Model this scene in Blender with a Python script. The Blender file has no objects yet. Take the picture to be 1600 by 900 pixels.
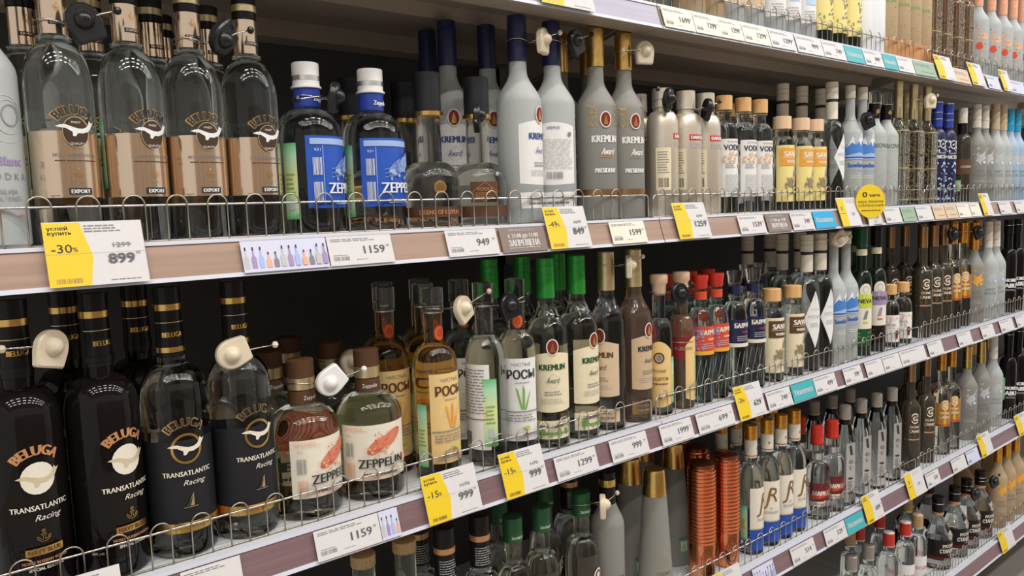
import bpy, math, random
from mathutils import Vector, Matrix
from mathutils.geometry import tessellate_polygon
random.seed(7)
SC = bpy.context.scene
COL = SC.collection
# ---------------------------------------------------------------- camera
FPX, YAW, PITCH, ROLL, CAMD, CAMH = 1200.0, 0.6795, 0.1033, -0.0316, 0.8018, 0.3976
_f = Vector((math.sin(YAW)*math.cos(PITCH), math.cos(YAW)*math.cos(PITCH), -math.sin(PITCH)))
_r0 = Vector((math.cos(YAW), -math.sin(YAW), 0)); _u0 = _r0.cross(_f)
_r = math.cos(ROLL)*_r0 + math.sin(ROLL)*_u0
_u = -math.sin(ROLL)*_r0 + math.cos(ROLL)*_u0
cam_data = bpy.data.cameras.new('camera'); cam = bpy.data.objects.new('camera', cam_data)
COL.objects.link(cam); SC.camera = cam
cam_data.sensor_width = 36.0; cam_data.lens = FPX/1600*36; cam_data.clip_start = .02
cm = Matrix((( _r.x, _u.x, -_f.x, 0), (_r.y, _u.y, -_f.y, -CAMD), (_r.z, _u.z, -_f.z, CAMH), (0, 0, 0, 1)))
cam.matrix_world = cm
# ---------------------------------------------------------------- light
SC.view_settings.view_transform = 'Standard'; SC.view_settings.look = 'None'
SC.view_settings.exposure = -0.06; SC.view_settings.gamma = 1.0; SC.view_settings.use_curve_mapping = False
w = bpy.data.worlds.new('shop_ambience'); SC.world = w; w.use_nodes = True
w.node_tree.nodes['Background'].inputs[0].default_value = (1.0, .96, .91, 1)
w.node_tree.nodes['Background'].inputs[1].default_value = .60
def area(loc, sx, sy, power, col=(1, .96, .9)):
    d = bpy.data.lights.new('ceiling_strip_lamp', 'AREA'); d.shape = 'RECTANGLE'; d.size = sx; d.size_y = sy
    d.energy = power; d.color = col
    o = bpy.data.objects.new('ceiling_strip_lamp', d); COL.objects.link(o); o.location = loc   # shines straight down
    return o
for ly, pw in ((-.95, 6.0), (-1.5, 7.5), (-2.1, 8.5)):
    for i in range(10):
        lx = -1.6+.72*i
        area((lx, ly, 2.45), .42, .09, pw, (1, .96, .90) if lx < 2 else (.95, .97, 1.0))
SC.cycles.caustics_reflective = False; SC.cycles.caustics_refractive = True
SC.cycles.blur_glossy = 1.0; SC.cycles.sample_clamp_indirect = 2.5
SC.cycles.max_bounces = 14; SC.cycles.transmission_bounces = 12; SC.cycles.glossy_bounces = 4
SC.cycles.use_denoising = True
# ---------------------------------------------------------------- helpers: pixels to rack positions
def x_at(px, Y, z):
    """X of the point on the line (Y, z) of the rack that the photograph shows at column px"""
    o = Vector((0, Y+CAMD, z-CAMH)); k = (px-800)/FPX
    return (k*o.dot(_f) - o.dot(_r))/(_r.x - k*_f.x)
# ---------------------------------------------------------------- materials
MATS = {}
def mat(name, col=(.8, .8, .8), rough=.5, metal=0., trans=0., ior=1.45, noise=0., scale=60., bump=0., coat=0., stretch=None, emit=0):
    if name in MATS: return MATS[name]
    m = bpy.data.materials.new(name); m.use_nodes = True; nt = m.node_tree; b = nt.nodes['Principled BSDF']
    b.inputs['Base Color'].default_value = (*col, 1); b.inputs['Roughness'].default_value = rough
    b.inputs['Metallic'].default_value = metal; b.inputs['Transmission Weight'].default_value = trans
    b.inputs['IOR'].default_value = ior; b.inputs['Coat Weight'].default_value = coat
    if noise or bump:
        tc = nt.nodes.new('ShaderNodeTexCoord'); mp = nt.nodes.new('ShaderNodeMapping'); n = nt.nodes.new('ShaderNodeTexNoise')
        mp.inputs['Scale'].default_value = stretch or (1, 1, 1); n.inputs['Scale'].default_value = scale; n.inputs['Detail'].default_value = 4
        nt.links.new(tc.outputs['Object'], mp.inputs[0]); nt.links.new(mp.outputs[0], n.inputs['Vector'])
        if noise:
            r = nt.nodes.new('ShaderNodeValToRGB')
            r.color_ramp.elements[0].position = .3; r.color_ramp.elements[1].position = .7
            r.color_ramp.elements[0].color = (*[max(0, c*(1-noise)) for c in col], 1); r.color_ramp.elements[1].color = (*[min(1, c*(1+noise)) for c in col], 1)
            nt.links.new(n.outputs['Fac'], r.inputs[0]); nt.links.new(r.outputs[0], b.inputs['Base Color'])
        if bump:
            bp = nt.nodes.new('ShaderNodeBump'); bp.inputs['Strength'].default_value = bump; bp.inputs['Distance'].default_value = .002
            nt.links.new(n.outputs['Fac'], bp.inputs['Height']); nt.links.new(bp.outputs[0], b.inputs['Normal'])
    MATS[name] = m; return m
def stamp_mat():
    m = bpy.data.materials.new('tax_stamp_print'); m.use_nodes = True; nt = m.node_tree; b = nt.nodes['Principled BSDF']
    tc = nt.nodes.new('ShaderNodeTexCoord'); sp = nt.nodes.new('ShaderNodeSeparateXYZ'); r = nt.nodes.new('ShaderNodeValToRGB')
    nt.links.new(tc.outputs['Generated'], sp.inputs[0]); nt.links.new(sp.outputs['Z'], r.inputs[0]); nt.links.new(r.outputs[0], b.inputs['Base Color'])
    e = r.color_ramp.elements; e[0].color = (.10, .45, .16, 1); e[1].color = (.12, .5, .2, 1); e[1].position = 1
    for pos, c in ((.12, (.45, .72, .42, 1)), (.5, (.72, .72, .32, 1)), (.85, (.42, .72, .5, 1))):
        q = e.new(pos); q.color = c
    b.inputs['Roughness'].default_value = .45
    MATS['stamp'] = m
stamp_mat()
mat('clear', (.93, .96, .94), 0, 0, 1, 1.42); mat('aqua', (.72, .93, .90), 0, 0, 1, 1.42); mat('olive', (.93, .92, .83), 0, 0, 1, 1.42)
mat('amber', (.86, .66, .34), 0, 0, 1, 1.42); mat('blackglass', (.008, .006, .006), .05, 0, 0, 1.32)
mat('smoke', (.20, .17, .12), .03, 0, .8, 1.45); mat('browny', (.58, .38, .27), .02, 0, .9, 1.42); mat('greenglass', (.035, .07, .035), .03, 0, .85, 1.45)
mat('frost', (.72, .75, .74), .42, 0, .45, 1.3, bump=.05, scale=900); mat('frostgrey', (.42, .41, .37), .45, 0, .4, 1.3, bump=.05, scale=900)
mat('frostblue', (.55, .72, .90), .42, 0, .4, 1.3, bump=.05, scale=900); mat('frosttan', (.62, .46, .28), .42, 0, .3, 1.3, bump=.05, scale=900)
mat('whiteglass', (.86, .88, .90), .12, coat=.5); mat('alu', (.74, .66, .54), .38, .6, noise=.03, scale=200)
mat('copper', (.85, .30, .14), .22, 1.0, noise=.06, scale=80); mat('copperdark', (.30, .09, .05), .3, 1.0)
mat('champagne', (.74, .64, .44), .4, .3); mat('darkbrown', (.055, .026, .012), .5); mat('foil', (.90, .71, .53), .15, .95, noise=.05, scale=40, stretch=(1, 1, .1)); mat('silverfoil', (.80, .80, .80), .25, .9)
mat('gold', (.80, .52, .16), .27, 1.0, noise=.07, scale=150); mat('goldpale', (.74, .60, .34), .35, .8); mat('bronze', (.42, .24, .11), .35, .9)
mat('orangefoil', (.80, .36, .05), .25, .8, noise=.08, scale=100)
mat('black', (.009, .008, .009), .32, 0, 0, 1.35); mat('matteblack', (.016, .016, .019), .5, 0, 0, 1.35); mat('navy', (.018, .02, .075), .35); mat('bluecap', (.02, .05, .33), .4)
mat('white', (.80, .80, .79), .5, noise=.02); mat('card', (.66, .64, .64), .6, noise=.02, scale=90); mat('paper', (.80, .79, .77), .6, noise=.02, scale=90); mat('cream', (.82, .72, .50), .6, noise=.04, scale=90); mat('ivory', (.80, .74, .62), .55, noise=.03)
mat('beige', (.66, .50, .34), .6, noise=.04); mat('tan', (.60, .44, .27), .6, noise=.05); mat('tanpaper', (.80, .56, .24), .6, noise=.04)
mat('green', (.04, .40, .06), .3, metal=.3); mat('darkgreen', (.012, .09, .03), .35); mat('leaf', (.18, .42, .08), .6); mat('lime', (.55, .66, .06), .5)
mat('red', (.62, .035, .02), .35); mat('darkred', (.22, .012, .018), .5); mat('redorange', (.66, .075, .03), .45); mat('orange', (.82, .38, .05), .5, noise=.06); mat('salmon', (.80, .40, .25), .6, noise=.12, scale=120)
mat('midblue', (.07, .22, .58), .45); mat('blue', (.022, .095, .48), .45, noise=.05); mat('paleblue', (.35, .48, .78), .5); mat('lightblue', (.50, .66, .86), .5); mat('cyan', (.02, .38, .66), .45); mat('teal', (.05, .40, .44), .5)
mat('purple', (.36, .26, .46), .5); mat('wood', (.70, .40, .16), .6, noise=.15, scale=120, stretch=(1, 1, .08)); mat('woodpale', (.76, .52, .34), .6, noise=.1, scale=120, stretch=(1, 1, .08)); mat('cork', (.50, .33, .17), .8, noise=.2, scale=300)
mat('yellow', (.78, .55, .015), .5); mat('yellowpale', (.86, .72, .28), .5, noise=.03); mat('ink', (.03, .03, .035), .6); mat('inkgrey', (.22, .22, .24), .6); mat('inkpale', (.50, .50, .50), .6); mat('brownink', (.105, .044, .018), .6)
mat('inkblue', (.03, .07, .30), .6); mat('copperprint', (.72, .36, .16), .4, .5); mat('greyplastic', (.30, .27, .24), .45); mat('creamplastic', (.72, .62, .46), .4); mat('whiteplastic', (.80, .78, .76), .35); mat('blackplastic', (.014, .014, .016), .25)
mat('steel', (.62, .58, .54), .25, 1.0); mat('wire', (.50, .44, .37), .32, 1.0); mat('notice', (.23, .17, .14), .5)
mat('clearcap', (.90, .89, .84), .03, 0, 1, 1.4); mat('mauve', (.30, .22, .40), .5)
# ---------------------------------------------------------------- mesh helpers
def mesh(name, verts, faces, mats, fm=None, smooth=True, flip=False):
    me = bpy.data.meshes.new(name); me.from_pydata([tuple(v) for v in verts], [], faces)
    for m in mats: me.materials.append(MATS[m] if isinstance(m, str) else m)
    if fm: me.polygons.foreach_set('material_index', fm)
    if smooth: me.polygons.foreach_set('use_smooth', [True]*len(me.polygons))
    me.update(); return me
def obj(name, me, parent=None, loc=None, rotz=None):
    o = bpy.data.objects.new(name, me); COL.objects.link(o)
    if parent: o.parent = parent
    if loc is not None: o.location = loc
    if rotz is not None: o.rotation_euler = (0, 0, rotz)
    return o
def tag(o, label, cat, group=None, kind=None):
    o['label'] = label; o['category'] = cat
    if group: o['group'] = group
    if kind: o['kind'] = kind
    return o
def lathe(prof, mat_, n=28, square=0., name='lathe', wave=0):
    """prof: (z, r) upward; square>0 gives a rounded-square section; r may repeat for sharp edges"""
    V, F = [], []
    for z, r in prof:
        for i in range(n):
            a = 2*math.pi*i/n; q = 1.
            if square:
                e = 2/(1-square*.85); q = 1/((abs(math.cos(a))**e+abs(math.sin(a))**e)**(1/e))
            V.append((r*q*math.cos(a), r*q*math.sin(a), z))
    for k in range(len(prof)-1):
        for i in range(n):
            j = (i+1) % n; F.append((k*n+i, k*n+j, (k+1)*n+j, (k+1)*n+i))
    F.append(tuple(reversed(range(n)))); F.append(tuple(range((len(prof)-1)*n, len(prof)*n)))
    me = mesh(name, V, F, [mat_])
    me.set_sharp_from_angle(angle=math.radians(38)); return me
def sq_front(r, square):   # distance of the flat face of a rounded-square bottle
    return r
def prof_r(prof, z):
    for (z0, r0), (z1, r1) in zip(prof, prof[1:]):
        if z0 <= z <= z1 and z1 > z0: return r0+(r1-r0)*(z-z0)/(z1-z0)
    return max(r for _, r in prof)
def arc(z0, r0, z1, r1, n=6, kind='round'):
    out = []
    for i in range(1, n+1):
        t = i/n
        if kind == 'round': a = t*math.pi/2; out.append((z0+(z1-z0)*math.sin(a), r1+(r0-r1)*math.cos(a)))
        elif kind == 's': s = t*t*(3-2*t); out.append((z0+(z1-z0)*t, r0+(r1-r0)*s))
        else: out.append((z0+(z1-z0)*t, r0+(r1-r0)*t))
    return out
_txt = {}
def text2d(s, h, width=None, bold=0, shear=0., arcR=None, space=1.):
    """lettering as flat polygons: capital height h, centred at the origin; list of (verts, faces)"""
    key = (s, shear, space)
    if key not in _txt:
        c = bpy.data.curves.new('lettering', 'FONT'); c.body = s; c.size = 1; c.shear = shear; c.space_character = space
        c.align_x = 'CENTER'; c.resolution_u = 2
        o = bpy.data.objects.new('lettering', c); COL.objects.link(o)
        dg = bpy.context.evaluated_depsgraph_get(); dg.update()
        m = bpy.data.meshes.new_from_object(o.evaluated_get(dg))
        _txt[key] = ([(v.co.x, v.co.y) for v in m.vertices], [tuple(p.vertices) for p in m.polygons])
        bpy.data.objects.remove(o); bpy.data.curves.remove(c); bpy.data.meshes.remove(m)
    V, F = _txt[key]
    if not V: return [], []
    s_ = h/.70; xs = [v[0] for v in V]; ww = (max(xs)-min(xs)) or 1; cx = (max(xs)+min(xs))/2
    sx = s_ if width is None else width/ww
    P, Q = [], []
    for dx in ([0] if not bold else [-bold*h, 0, bold*h]):
        b = len(P)
        for x, y in V:
            X, Y = (x-cx)*sx+dx, y*s_-h/2
            if arcR: a = X/arcR; X, Y = (arcR+Y)*math.sin(a), (arcR+Y)*math.cos(a)-arcR
            P.append((X, Y))
        Q += [tuple(i+b for i in f) for f in F]
    return P, Q
def ell(cx, cz, rx, rz, n=20): return [(cx+rx*math.cos(2*math.pi*i/n), cz+rz*math.sin(2*math.pi*i/n)) for i in range(n)], [tuple(range(n))]
def ringp(cx, cz, rx, rz, t, n=24):
    V = []; F = []
    for i in range(n):
        a = 2*math.pi*i/n; V += [(cx+rx*math.cos(a), cz+rz*math.sin(a)), (cx+(rx-t)*math.cos(a), cz+(rz-t)*math.sin(a))]
    for i in range(n): j = (i+1) % n; F.append((2*i, 2*j, 2*j+1, 2*i+1))
    return V, F
def rect(u0, u1, z0, z1, nu=1, nz=1):
    V = [(u0+(u1-u0)*i/nu, z0+(z1-z0)*j/nz) for j in range(nz+1) for i in range(nu+1)]
    F = [(j*(nu+1)+i, j*(nu+1)+i+1, (j+1)*(nu+1)+i+1, (j+1)*(nu+1)+i) for j in range(nz) for i in range(nu)]
    return V, F
def poly(pts):
    pts = list(pts); return pts, [tuple(t) for t in tessellate_polygon([[Vector((x, y, 0)) for x, y in pts]])]
def refine(vf, w):
    """split faces wider than w so that they follow the curve of the bottle"""
    V, F = list(vf[0]), []; todo = []
    for f in vf[1]:
        us = [V[i][0] for i in f]
        if max(us)-min(us) <= w: F.append(f)
        else: todo += [(f[0], f[i], f[i+1]) for i in range(1, len(f)-1)]
    mid = {}
    while todo:
        f = todo.pop(); e = max(((f[i], f[(i+1) % 3], f[(i+2) % 3]) for i in range(3)), key=lambda q: abs(V[q[0]][0]-V[q[1]][0]))
        if abs(V[e[0]][0]-V[e[1]][0]) <= w or len(V) > 4000: F.append(f); continue
        k = (min(e[:2]), max(e[:2]))
        if k not in mid: mid[k] = len(V); V.append(((V[k[0]][0]+V[k[1]][0])/2, (V[k[0]][1]+V[k[1]][1])/2))
        todo += [(e[0], mid[k], e[2]), (mid[k], e[1], e[2])]
    return V, F
def lines(u0, u1, z0, z1, n, th=.35, rag=.25, seed=1):
    """rows of illegible fine print"""
    R = random.Random(seed); V, F = [], []; dz = (z1-z0)/n
    for k in range(n):
        z = z0+dz*(k+.5); a = u0; e = u1-(u1-u0)*rag*R.random()
        while a < e:
            b = min(e, a+(u1-u0)*R.uniform(.08, .25)); v, f = rect(a, b, z-dz*th/2, z+dz*th/2); F += [tuple(i+len(V) for i in q) for q in f]; V += v; a = b+(u1-u0)*.03
    return V, F
def bars(u0, u1, z0, z1, n, seed=3):
    R = random.Random(seed); V, F = [], []; d = (u1-u0)/n
    for k in range(n):
        v, f = rect(u0+d*k, u0+d*(k+R.uniform(.25, .75)), z0, z1); F += [tuple(i+len(V) for i in q) for q in f]; V += v
    return V, F
def blobs(u0, u1, z0, z1, n, s, seed=5, k=7):
    """scatter of small irregular printed marks"""
    R = random.Random(seed); V, F = [], []
    for _ in range(n):
        cx, cz, rr, ph, e = R.uniform(u0, u1), R.uniform(z0, z1), s*R.uniform(.5, 1.2), R.random()*6, R.uniform(.35, 1)
        b = len(V); V += [(cx+rr*math.cos(ph)*math.cos(2*math.pi*i/k)-e*rr*math.sin(ph)*math.sin(2*math.pi*i/k), cz+rr*math.sin(ph)*math.cos(2*math.pi*i/k)+e*rr*math.cos(ph)*math.sin(2*math.pi*i/k)) for i in range(k)]; F.append(tuple(range(b, b+k)))
    return V, F
def shift(vf, du, dz): return [(u+du, z+dz) for u, z in vf[0]], vf[1]
def txt(s, u, z, h, **k): return shift(text2d(s, h, **k), u, z)
# ---------------------------------------------------------------- bottle kinds
TYPES = {}
PI = math.pi
class Kind:
    def __init__(s, key, desc, r, H, prof, glass, square=0., flat=False, name='vodka_bottle', cat='bottle', n=28):
        s.key, s.desc, s.r, s.H, s.prof, s.square, s.flat, s.name, s.cat, s.parts = key, desc, r, H, prof, square, flat, name, cat, []
        s.parts.append(('bottle_body', lathe(prof, glass, n, square, 'bottle_body'), None)); TYPES[key] = s
    def lat(s, part, prof, m, under=None, n=24, square=0.): s.parts.append((part, lathe(prof, m, n, square, part), under)); return len(s.parts)-1
    def cyl(s, part, z0, z1, r, m, under=None, bev=.0008, r1=None, n=24):
        r1 = r if r1 is None else r1
        return s.lat(part, [(z0, r-bev), (z0+bev*.6, r), (z1-bev, r1), (z1, r1-bev*1.3)], m, under, n)
    def dec(s, part, items, layer=1, under=None, rot=0., prof=None):
        """printed or pasted shapes wrapped on the bottle: items = [((verts, faces), material), ...]"""
        V, F, fm, ms = [], [], [], []; pr = prof or s.prof
        for k, ((v, f), m) in enumerate(items):
            if m not in ms: ms.append(m)
            if not s.flat: v, f = refine((v, f), .0065)
            b = len(V); off = .00025*layer+.00016*min(k, 7)+.00001*k
            for u, z in v:
                rr = prof_r(pr, z)+off
                if s.flat: x, y = u, -rr
                else: a = -PI/2+u/rr; x, y = rr*math.cos(a), rr*math.sin(a)
                if rot: x, y = x*math.cos(rot)-y*math.sin(rot), x*math.sin(rot)+y*math.cos(rot)
                V.append((x, y, z))
            F += [tuple(i+b for i in q) for q in f]; fm += [ms.index(m)]*len(f)
        s.parts.append((part, mesh(part, V, F, ms, fm), under)); return len(s.parts)-1
    def label(s, a, z0, z1, m, print_=None, nz=1, part='label', rot=0., extra=None):
        """paper label spanning +-a radians; print_ = shapes on it, added as its sub-part"""
        u = s.r*a if not s.flat else a
        i = s.dec(part, [(rect(-u, u, z0, z1, 14, nz), m)]+(extra or []), 1, None, rot)
        if print_: s.dec('lettering', print_, 4, i, rot)
        return i
    def stamp(s, rot, z0, z1, w=.016):
        i = s.dec('tax_stamp', [(rect(-w/2, w/2, z0, z1, 3, 1), 'stamp')], 3, None, rot)
        s.dec('fine_print', [(rect(-w*.22, w*.22, z0+(z1-z0)*.12, z0+(z1-z0)*.26), 'inkpale'), (lines(-w*.35, w*.35, z0+(z1-z0)*.32, z0+(z1-z0)*.62, 5), 'leaf')], 5, i, rot)
    def ring(s, part, z, R, t, m, under=None):
        s.lat(part, [(z-t, R-t), (z-t*.6, R), (z+t*.6, R), (z+t, R-t)], m, under)
def std(r, zs, zn, rn, zt, kind='round', base=.005, n=7):
    return [(0, r*.82), (.0012, r*.94), (base, r), (zs, r)]+arc(zs, r, zn, rn, n, kind)+[(zt, rn)]
def fish(u, z, w):
    P = [(-.52, .03), (-.40, .075), (-.27, .085), (-.12, .03), (.04, -.02), (.18, -.02), (.30, .03), (.36, .12), (.40, .22), (.45, .15), (.53, .17), (.47, .07), (.41, -.03), (.33, -.10), (.18, -.15), (.04, -.15), (-.03, -.24), (-.10, -.23), (-.10, -.12), (-.26, -.02), (-.42, .0)]
    return poly([(u+x*w, z+y*w) for x, y in P])
def crest(u, z, s): return txt('⚜', u, z, s*.9)
def medal(k, u, z, s, tower='gold'):
    k.dec('medallion', [(ell(u, z, s*.78, s), 'ivory'), (ell(u, z, s*.64, s*.86), 'darkred'), (poly([(u-s*.3, z-s*.6), (u+s*.3, z-s*.6), (u+s*.2, z), (u, z+s*.6), (u-s*.2, z)]), tower)], 6)
# ---- noble export bottles
def bel_neck(k, glass_z, rn, zc, H, foil=True):
    k.ring('glass_ring', glass_z, rn+.004, .0022, 'clear')
p = std(.0300, .152, .193, .0118, .2)
k = Kind('belExp', 'clear vodka bottle with silver-gold foil EXPORT label', .0300, .264, p, 'clear')
k.ring('neck_ring', .1975, .0155, .0022, 'clear'); i = k.cyl('neck_foil', .2005, .238, .0128, 'foil')
np_ = [(.2, .0128), (.27, .0128)]
k.dec('lettering', [(crest(0, .226, .007), 'gold'), (rect(-.009, .009, .2095, .2135), 'ink'), (txt('EXPORT', 0, .2115, .0024, width=.014, bold=.05), 'foil')], 3, i, prof=np_)
i = k.cyl('cap', .238, .264, .0131, 'black'); j = k.cyl('cap_band', .246, .2535, .0134, 'goldpale', i, .0003)
k.label(2.0, .046, .1085, 'foil', [(txt('NOBLE RUSSIAN VODKA', 0, .0860, .0032, width=.043), 'inkgrey'), (lines(-.02, .02, .079, .0825, 1, .3), 'brownink'), (crest(0, .069, .008), 'gold'), (txt('EST 1900', 0, .0605, .0015), 'inkgrey'),
    (rect(-.0105, .0105, .0485, .0550), 'ink'), (txt('EXPORT', 0, .05175, .0036, width=.017, bold=.07), 'paper'), (lines(-.027, -.019, .047, .049, 1), 'inkgrey')])
i = k.dec('emblem', [(ell(0, .107, .0122, .0135), 'darkbrown'), (ringp(0, .1075, .0122, .0145, .0007), 'goldpale'), (fish(0, .1115, .034), 'white')], 7)
k.dec('lettering', [(txt('FINEST', 0, .1165, .0020), 'paper'), (txt('QUALITY', 0, .0965, .0022), 'paper')], 10, i)
k.dec('lettering', [(txt('BELUGA', 0, .1285, .0098, width=.040, bold=.07, arcR=.024), 'gold')], 2); k.dec('lettering', [(txt('BELUGA', 0, .1285, .0082, width=.0385, bold=.04, arcR=.024), 'ink')], 3)
k.stamp(-1.9, .055, .125)
# ---- transatlantic bottles
def trans(key, desc, glass, navy):
    p = std(.0345, .168, .204, .0138, .215)+[(.236, .0132)]
    k = Kind(key, desc, .0345, .289, p, glass)
    s = k.cyl('neck_sleeve', .2135, .266, .0145, 'black', r1=.0132)
    nn = [(.2, .0146), (.266, .0133), (.3, .0133)]
    k.dec('lettering', [(txt('BELUGA', 0, .238, .0052, width=.021, bold=.08), 'gold'), (rect(-.020, .020, .2505, .2513, 8), 'goldpale'), (rect(-.02, .02, .219, .2245, 8), 'gold' if not navy else 'black')], 3, s, prof=nn)
    c = k.cyl('cap', .266, .289, .0138, 'black'); k.cyl('cap_band', .2635, .2705, .0143, 'gold', c, .0003)
    if not navy: k.label(PI, .028, .128, 'matteblack')
    e = k.dec('emblem', ([(ell(0, .1205, .0150, .0155), 'ivory')] if navy else [(ringp(0, .119, .0160, .0165, .0026), 'gold')])+[(fish(0, .121, .037), 'ivory' if not navy else 'champagne')], 5)
    k.dec('lettering', [(txt('BELUGA', 0, .1475, .0095, width=.044, bold=.09, arcR=.026), 'copperprint' if navy else 'gold')]+([] if navy else [(txt('BELUGA', 0, .1475, .0078, width=.0425, bold=.04, arcR=.026), 'ink')]), 3)
    pr = [(txt('TRANSATLANTIC', 0, .0925, .0052, width=.052, bold=.03), 'ivory'), (txt('Racing', .006, .0825, .0055, shear=.4, width=.024), 'ivory')]
    if navy: pr += [(txt('⚓', 0, .0650, .0085), 'gold'), (rect(-.0165, .0165, .0465, .0535, 6), 'gold'), (txt('NAVY BLUE', 0, .050, .0042, width=.028, bold=.05), 'brownink'), (txt('NOBLE RUSSIAN VODKA', 0, .0405, .0028, width=.040, bold=.05), 'copperprint'), (txt('SPECIAL EDITION', 0, .0335, .003, width=.030, bold=.05), 'ivory'), (txt('40% vol.', -.035, .030, .0026), 'ivory')]
    else: pr += [(poly([(-.004, .057), (.0035, .057), (.0035, .071)]), 'goldpale'), (poly([(-.005, .0565), (-.0005, .0565), (.0028, .068)]), 'ink'), (rect(-.007, .007, .0555, .0561), 'goldpale')]
    k.dec('lettering', pr, 5)
    if not navy:
        j = k.dec('gold_band', [(rect(-.1, .1, .0285, .0395, 30), 'gold')], 4); k.dec('lettering', [(txt('ATLANTIC RACE EDITION', 0, .034, .0032, width=.045), 'bronze')], 6, j)
    else: k.stamp(2.0, .05, .115)
trans('belBlack', 'black glass vodka bottle with white oval fish emblem', 'blackglass', True)
trans('belTrans', 'clear vodka bottle with black wrap label and gold ring emblem', 'clear', False)
# ---- airship bottles
def airship(u, z, s, m1, m2, seed):
    def hull(cx, cz, a_, b_, th, q0=0, q1=2*PI, n=20): return [(cx+a_*math.cos(t)*math.cos(th)-b_*math.sin(t)*math.sin(th), cz+a_*math.cos(t)*math.sin(th)+b_*math.sin(t)*math.cos(th)) for t in [q0+(q1-q0)*i/n for i in range(n)]]
    it = []
    for dx, dz, a_ in ((-.55, -.25, 1.15), (.35, .15, 1.35)):
        it.append((poly(hull(u+s*dx, z+s*dz, s*a_, s*.50, .55)), m1))
        for q in (.40, .30, .20, .09):
            o, i_ = hull(u+s*dx, z+s*dz, s*a_*.97, s*q*1.15, .55), hull(u+s*dx, z+s*dz, s*a_*.95, s*(q*1.15-.045), .55)
            it.append((([v for ab in zip(o, i_) for v in ab], [(2*k_, 2*((k_+1) % 20), 2*((k_+1) % 20)+1, 2*k_+1) for k_ in range(20)]), m2))
    it.append((blobs(u-s*1.5, u+s*.9, z-s*1.15, z-s*.45, 14, s*.15, seed), m1)); it.append((blobs(u-s*.9, u+s*1.3, z-s*.3, z+s*.9, 26, s*.07, seed+1), m2))
    for q in (-.5, -.2, .1): it.append((poly([(u-s*1.9, z-s*(.55-q)), (u-s*.9, z-s*(.35-q)), (u-s*.9, z-s*(.32-q)), (u-s*1.9, z-s*(.52-q))]), m1))
    return it
k = Kind('zepBlue', 'clear round-shouldered vodka bottle with blue label and white cap', .0385, .2, std(.0385, .112, .146, .0150, .152), 'clear')
s = k.cyl('neck_band', .1485, .170, .0158, 'bluecap'); k.dec('lettering', [(txt('Zeppelin', 0, .158, .0055, width=.02, bold=.05), 'paper')], 3, s, prof=[(.1, .0158), (.2, .0158)])
k.ring('neck_ring', .1715, .0178, .0016, 'whiteplastic'); c = k.cyl('cap', .173, .2, .0158, 'whiteplastic'); k.cyl('cap_ring', .179, .185, .0161, 'silverfoil', c, .0003)
k.label(1.25, .030, .113, 'blue', [(rect(-.044, .044, .103, .110, 14), 'paleblue'), (rect(-.030, -.0292, .034, .102), 'paleblue')]+airship(.010, .082, .0160, 'paleblue', 'inkblue', 3)+[(txt('0,5 l', -.037, .097, .003), 'paper'), (bars(-.043, -.032, .068, .088, 9), 'paper'),
    (bars(-.043, -.032, .036, .060, 9), 'paper'), (txt('ZEPPELIN', .008, .053, .0125, width=.066, bold=.05), 'paper'), (txt('CLASSIC VODKA', .006, .0365, .0045, width=.046, bold=.06), 'paper')])
k.stamp(-1.75, .018, .105, .018)
p = std(.0420, .100, .131, .0150, .137)
k = Kind('zepMalt', 'stout clear vodka bottle with cream label and brown stopper', .0420, .187, p, 'olive')
s = k.cyl('neck_sleeve', .1335, .1505, .0165, 'brownink', r1=.0158); k.dec('lettering', [(txt('Zeppelin', 0, .142, .005, width=.02), 'paper')], 3, s, prof=[(.1, .0165), (.2, .0160)])
c = k.cyl('cap', .1505, .187, .0160, 'brownink'); k.cyl('cap_band', .1515, .1655, .0164, 'goldpale', c, .0003)
zz = [(u, .027+(.0012 if i % 2 else 0)) for i, u in enumerate([-.046+.002*j for j in range(46)])]
k.label(1.13, .0275, .0975, 'ivory', airship(.011, .0755, .0155, 'salmon', 'redorange', 8)+[(lines(-.044, -.012, .090, .096, 3), 'salmon'), (txt('0,5 L', -.037, .0845, .0026), 'inkgrey'), (bars(-.042, -.030, .058, .076, 10), 'inkgrey'), (bars(-.042, -.030, .031, .05, 8), 'salmon'),
    (txt('ZEPPELIN', .006, .0495, .0112, width=.062, bold=.045), 'ink'), (txt('MALT VODKA', .004, .0355, .0042, width=.044, bold=.05), 'ink'), (ell(.042, .048, .0045, .007), 'salmon'), (lines(-.02, .03, .0285, .0325, 2), 'salmon')])
k.stamp(-1.75, .02, .09, .018)
# ---- decanters with black cap
k = Kind('legend', 'squat decanter with long clear neck and black cap', .0385, .203, [(0, .030), (.0015, .0355), (.006, .0385), (.056, .0385)]+arc(.056, .0385, .087, .0165, 8)+[(.147, .0160)], 'olive', name='decanter_bottle')
k.ring('gold_ring', .1495, .0200, .0045, 'gold'); k.cyl('cap', .153, .203, .0175, 'matteblack')
j = k.label(1.9, .0145, .0275, 'brownink', [(txt('LEGEND OF KREMLIN', 0, .021, .0058, width=.058, bold=.03), 'copperprint')]); k.dec('medallion', [(ell(.0, .053, .0085, .0085), 'gold'), (ell(0, .053, .0062, .0062), 'bronze'), (crest(0, .053, .006), 'gold')], 3)
k2 = Kind('legendB', 'squat decanter with black cap and framed dark side label', .0385, .203, TYPES['legend'].prof, 'olive', name='decanter_bottle')
k2.parts += [q for q in TYPES['legend'].parts if q[0] in ('gold_ring', 'cap')]
k2.label(1.9, .0125, .0275, 'brownink'); k2.label(.52, .032, .060, 'brownink', [(ringp(0, .046, .019, .0135, .0006, 4), 'copperprint'), (txt('VODKA', 0, .050, .0045), 'copperprint'), (lines(-.013, .013, .036, .046, 4), 'copperprint')])
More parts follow.
